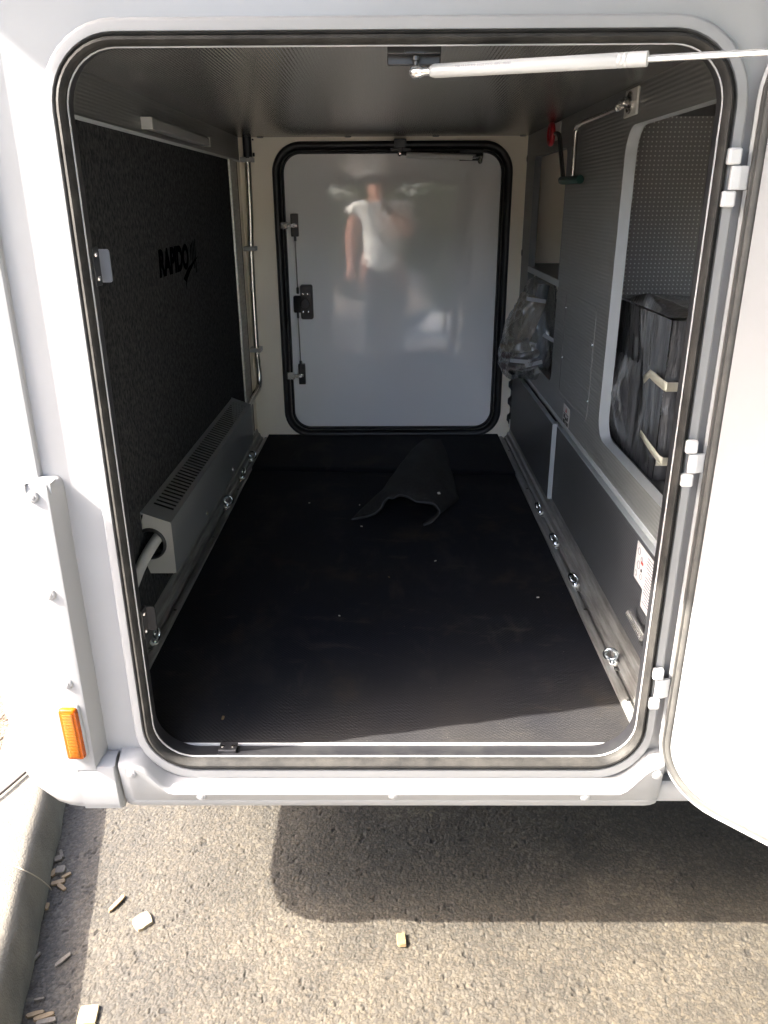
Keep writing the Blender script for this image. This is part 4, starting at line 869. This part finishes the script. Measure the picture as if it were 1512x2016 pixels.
for s in (-1, 1):
    if s > 0: body.append([(0, .012, 1.36, (.10, .085)), (.17, .01, 1.37, .055), (.25, .03, 1.16, .043), (.20, .16, 1.14, .038), (.13, .25, 1.26, .028), (.11, .275, 1.315, .030), (.10, .285, 1.35, .022)])
    else: body.append([(0, .012, 1.36, (.10, .085)), (-.17, .01, 1.37, .055), (-.235, .0, 1.10, .045), (-.25, .04, .90, .036), (-.25, .07, .82, .030), (-.245, .10, .75, .026)])
    body.append([hip, (s * .10, 0, .86, .095), (s * .115, .02, .50, .062), (s * .12, -.01, .30, .055), (s * .12, -.02, .09, .038), (s * .13, .05, .04, .040), (s * .14, .14, .03, .032)])
person = skin_body('body', body, 'skin', pt)
sh_ = [[(0, 0, .80, (.175, .14)), (0, 0, .92, (.18, .14)), (0, 0, 1.06, (.17, .125)), (0, .01, 1.22, (.185, .128)), (0, .012, 1.36, (.125, .10)), (0, .014, 1.405, (.075, .07))]]
for s in (-1, 1): sh_.append([(0, .012, 1.36, (.125, .10)), (s * .17, .01, 1.37, .075), (s * .225, .012, 1.24, .066)])
skin_body('t_shirt', sh_, 'shirt', pt)
so_ = [[(0, 0, .97, (.15, .12)), (0, 0, .90, (.15, .12))]]
for s in (-1, 1): so_.append([(0, 0, .90, (.15, .12)), (s * .085, 0, .82, .095), (s * .105, .012, .62, .085), (s * .115, .01, .46, .078), (s * .12, -.005, .26, .068), (s * .12, -.015, .11, .056)])
skin_body('trousers', so_, 'shorts', pt)
b = B(); b.lathe((PX_, PY_ + .015, 1.60), (0, -.25, 1), [(-.02, .088), (.02, .096), (.06, .090), (.09, .065), (.105, .02)], 20); mesh_obj('hair', b, 'hair', pt)
for s in (-1, 1):
    b = B(); b.loft([[(PX_ + s * .132 + dx * k, PY_ + .06 + dy * k, z) for dx, dy in ((-.05, -.12), (.05, -.12), (.052, .06), (.03, .15), (-.03, .15), (-.052, .06))] for z, k in ((.002, 1), (.03, 1.02), (.07, .8), (.09, .55))], True, True, True); mesh_obj('shoe', b, 'shoe', pt, smooth=60)
fw = Vector(RC @ np.array([0, 0, -1])); upc = Vector(RC @ np.array([0, 1, 0])); rt = Vector(RC @ np.array([1, 0, 0])); pc = Vector(CAM) - fw * .012 - upc * .03
Mp = Matrix(((rt.x, fw.x, upc.x, pc.x), (rt.y, fw.y, upc.y, pc.y), (rt.z, fw.z, upc.z, pc.z), (0, 0, 0, 1)))
b = B(); b.box(-.036, .036, -.004, .004, -.075, .075, Mp); tag(mesh_obj('phone', b, 'phone', bevel=.003), 'black phone held up in front of the person', 'phone')
# shrubs across the car park
def shrub(x, y, r, h, label):
    t = thing('shrub', label, 'shrub', (x, y, 0), 'shrubs across the car park'); b = B(); b2 = B()
    for k in range(5): a = k * 1.3; b2.tube([(x, y, 0), (x + .2 * r * math.cos(a), y + .2 * r * math.sin(a), h * .4), (x + .6 * r * math.cos(a), y + .6 * r * math.sin(a), h * .8)], [.03, .02, .008], 6)
    for k in range(4200):
        d = Vector((random.gauss(0, 1), random.gauss(0, 1), random.gauss(0, 1))).normalized() * (random.random() ** .4) * (.75 + .25 * math.sin(k * .37)); p = Vector((x + d.x * r, y + d.y * r, h * .55 + d.z * h * .5)); u = Vector((random.gauss(0, 1), random.gauss(0, 1), random.gauss(0, 1))).normalized(); w_ = u.orthogonal().normalized(); s = random.uniform(.04, .09)
        if p.z < .03: continue
        b.add([p - u * s, p + w_ * s * .5, p + u * s, p - w_ * s * .5], [(0, 1, 2, 3)])
    mesh_obj('stem', b2, 'bark', t); mesh_obj('foliage', b, 'leaf', t, smooth=0)
shrub(-.95, -3.1, .55, 2.0, 'leafy shrub at the left, mirrored beside the person'); shrub(-.15, -3.3, .55, 2.0, 'dense leafy shrub straight behind the person'); shrub(.65, -3.5, .55, 2.0, 'leafy shrub right of the one behind the person')

def shade_hedge(pts, h, label):  # unseen foliage added out of frame to cut skylight on the outer wall
    t = thing('shade_hedge', label, 'shade_hedge', (*pts[0], 0), 'hedges added around the car park to cut skylight'); b = B(); b2 = B()
    P0, P1 = Vector((*pts[0], 0)), Vector((*pts[1], 0)); L = (P1 - P0).length; side = (P1 - P0).normalized().cross(Vector((0, 0, 1)))
    for k in range(int(L / .5)): c = P0 + (P1 - P0) * (k + .5) / int(L / .5); b2.tube([c, c + Vector((.05, .03, h * .5)), c + Vector((-.05, .06, h * .9))], [.05, .03, .01], 6)
    for k in range(int(L * 900)):
        c = P0 + (P1 - P0) * random.random() + side * random.gauss(0, .28) + Vector((0, 0, h * random.random() ** .8 * (1 + .06 * math.sin(k)))); u = Vector((random.gauss(0, 1), random.gauss(0, 1), random.gauss(0, 1))).normalized(); w_ = u.orthogonal().normalized(); q = random.uniform(.06, .13)
        b.add([c - u * q, c + w_ * q * .5, c + u * q, c - w_ * q * .5], [(0, 1, 2, 3)])
    mesh_obj('stem', b2, 'bark', t); mesh_obj('foliage', b, 'leaf', t, smooth=0)
shade_hedge(((-6.0, .8), (-4.4, -1.9)), 2.8, 'tall clipped foliage added to the left of the vehicle to cut skylight')
shade_hedge(((-4.4, -2.3), (-2.0, -5.2)), 4.6, 'taller foliage added to the left of the person to cut skylight')
shade_hedge(((7.0, -.5), (2.2, -6.0)), 4.0, 'tall clipped foliage added to the right of the person to cut skylight')
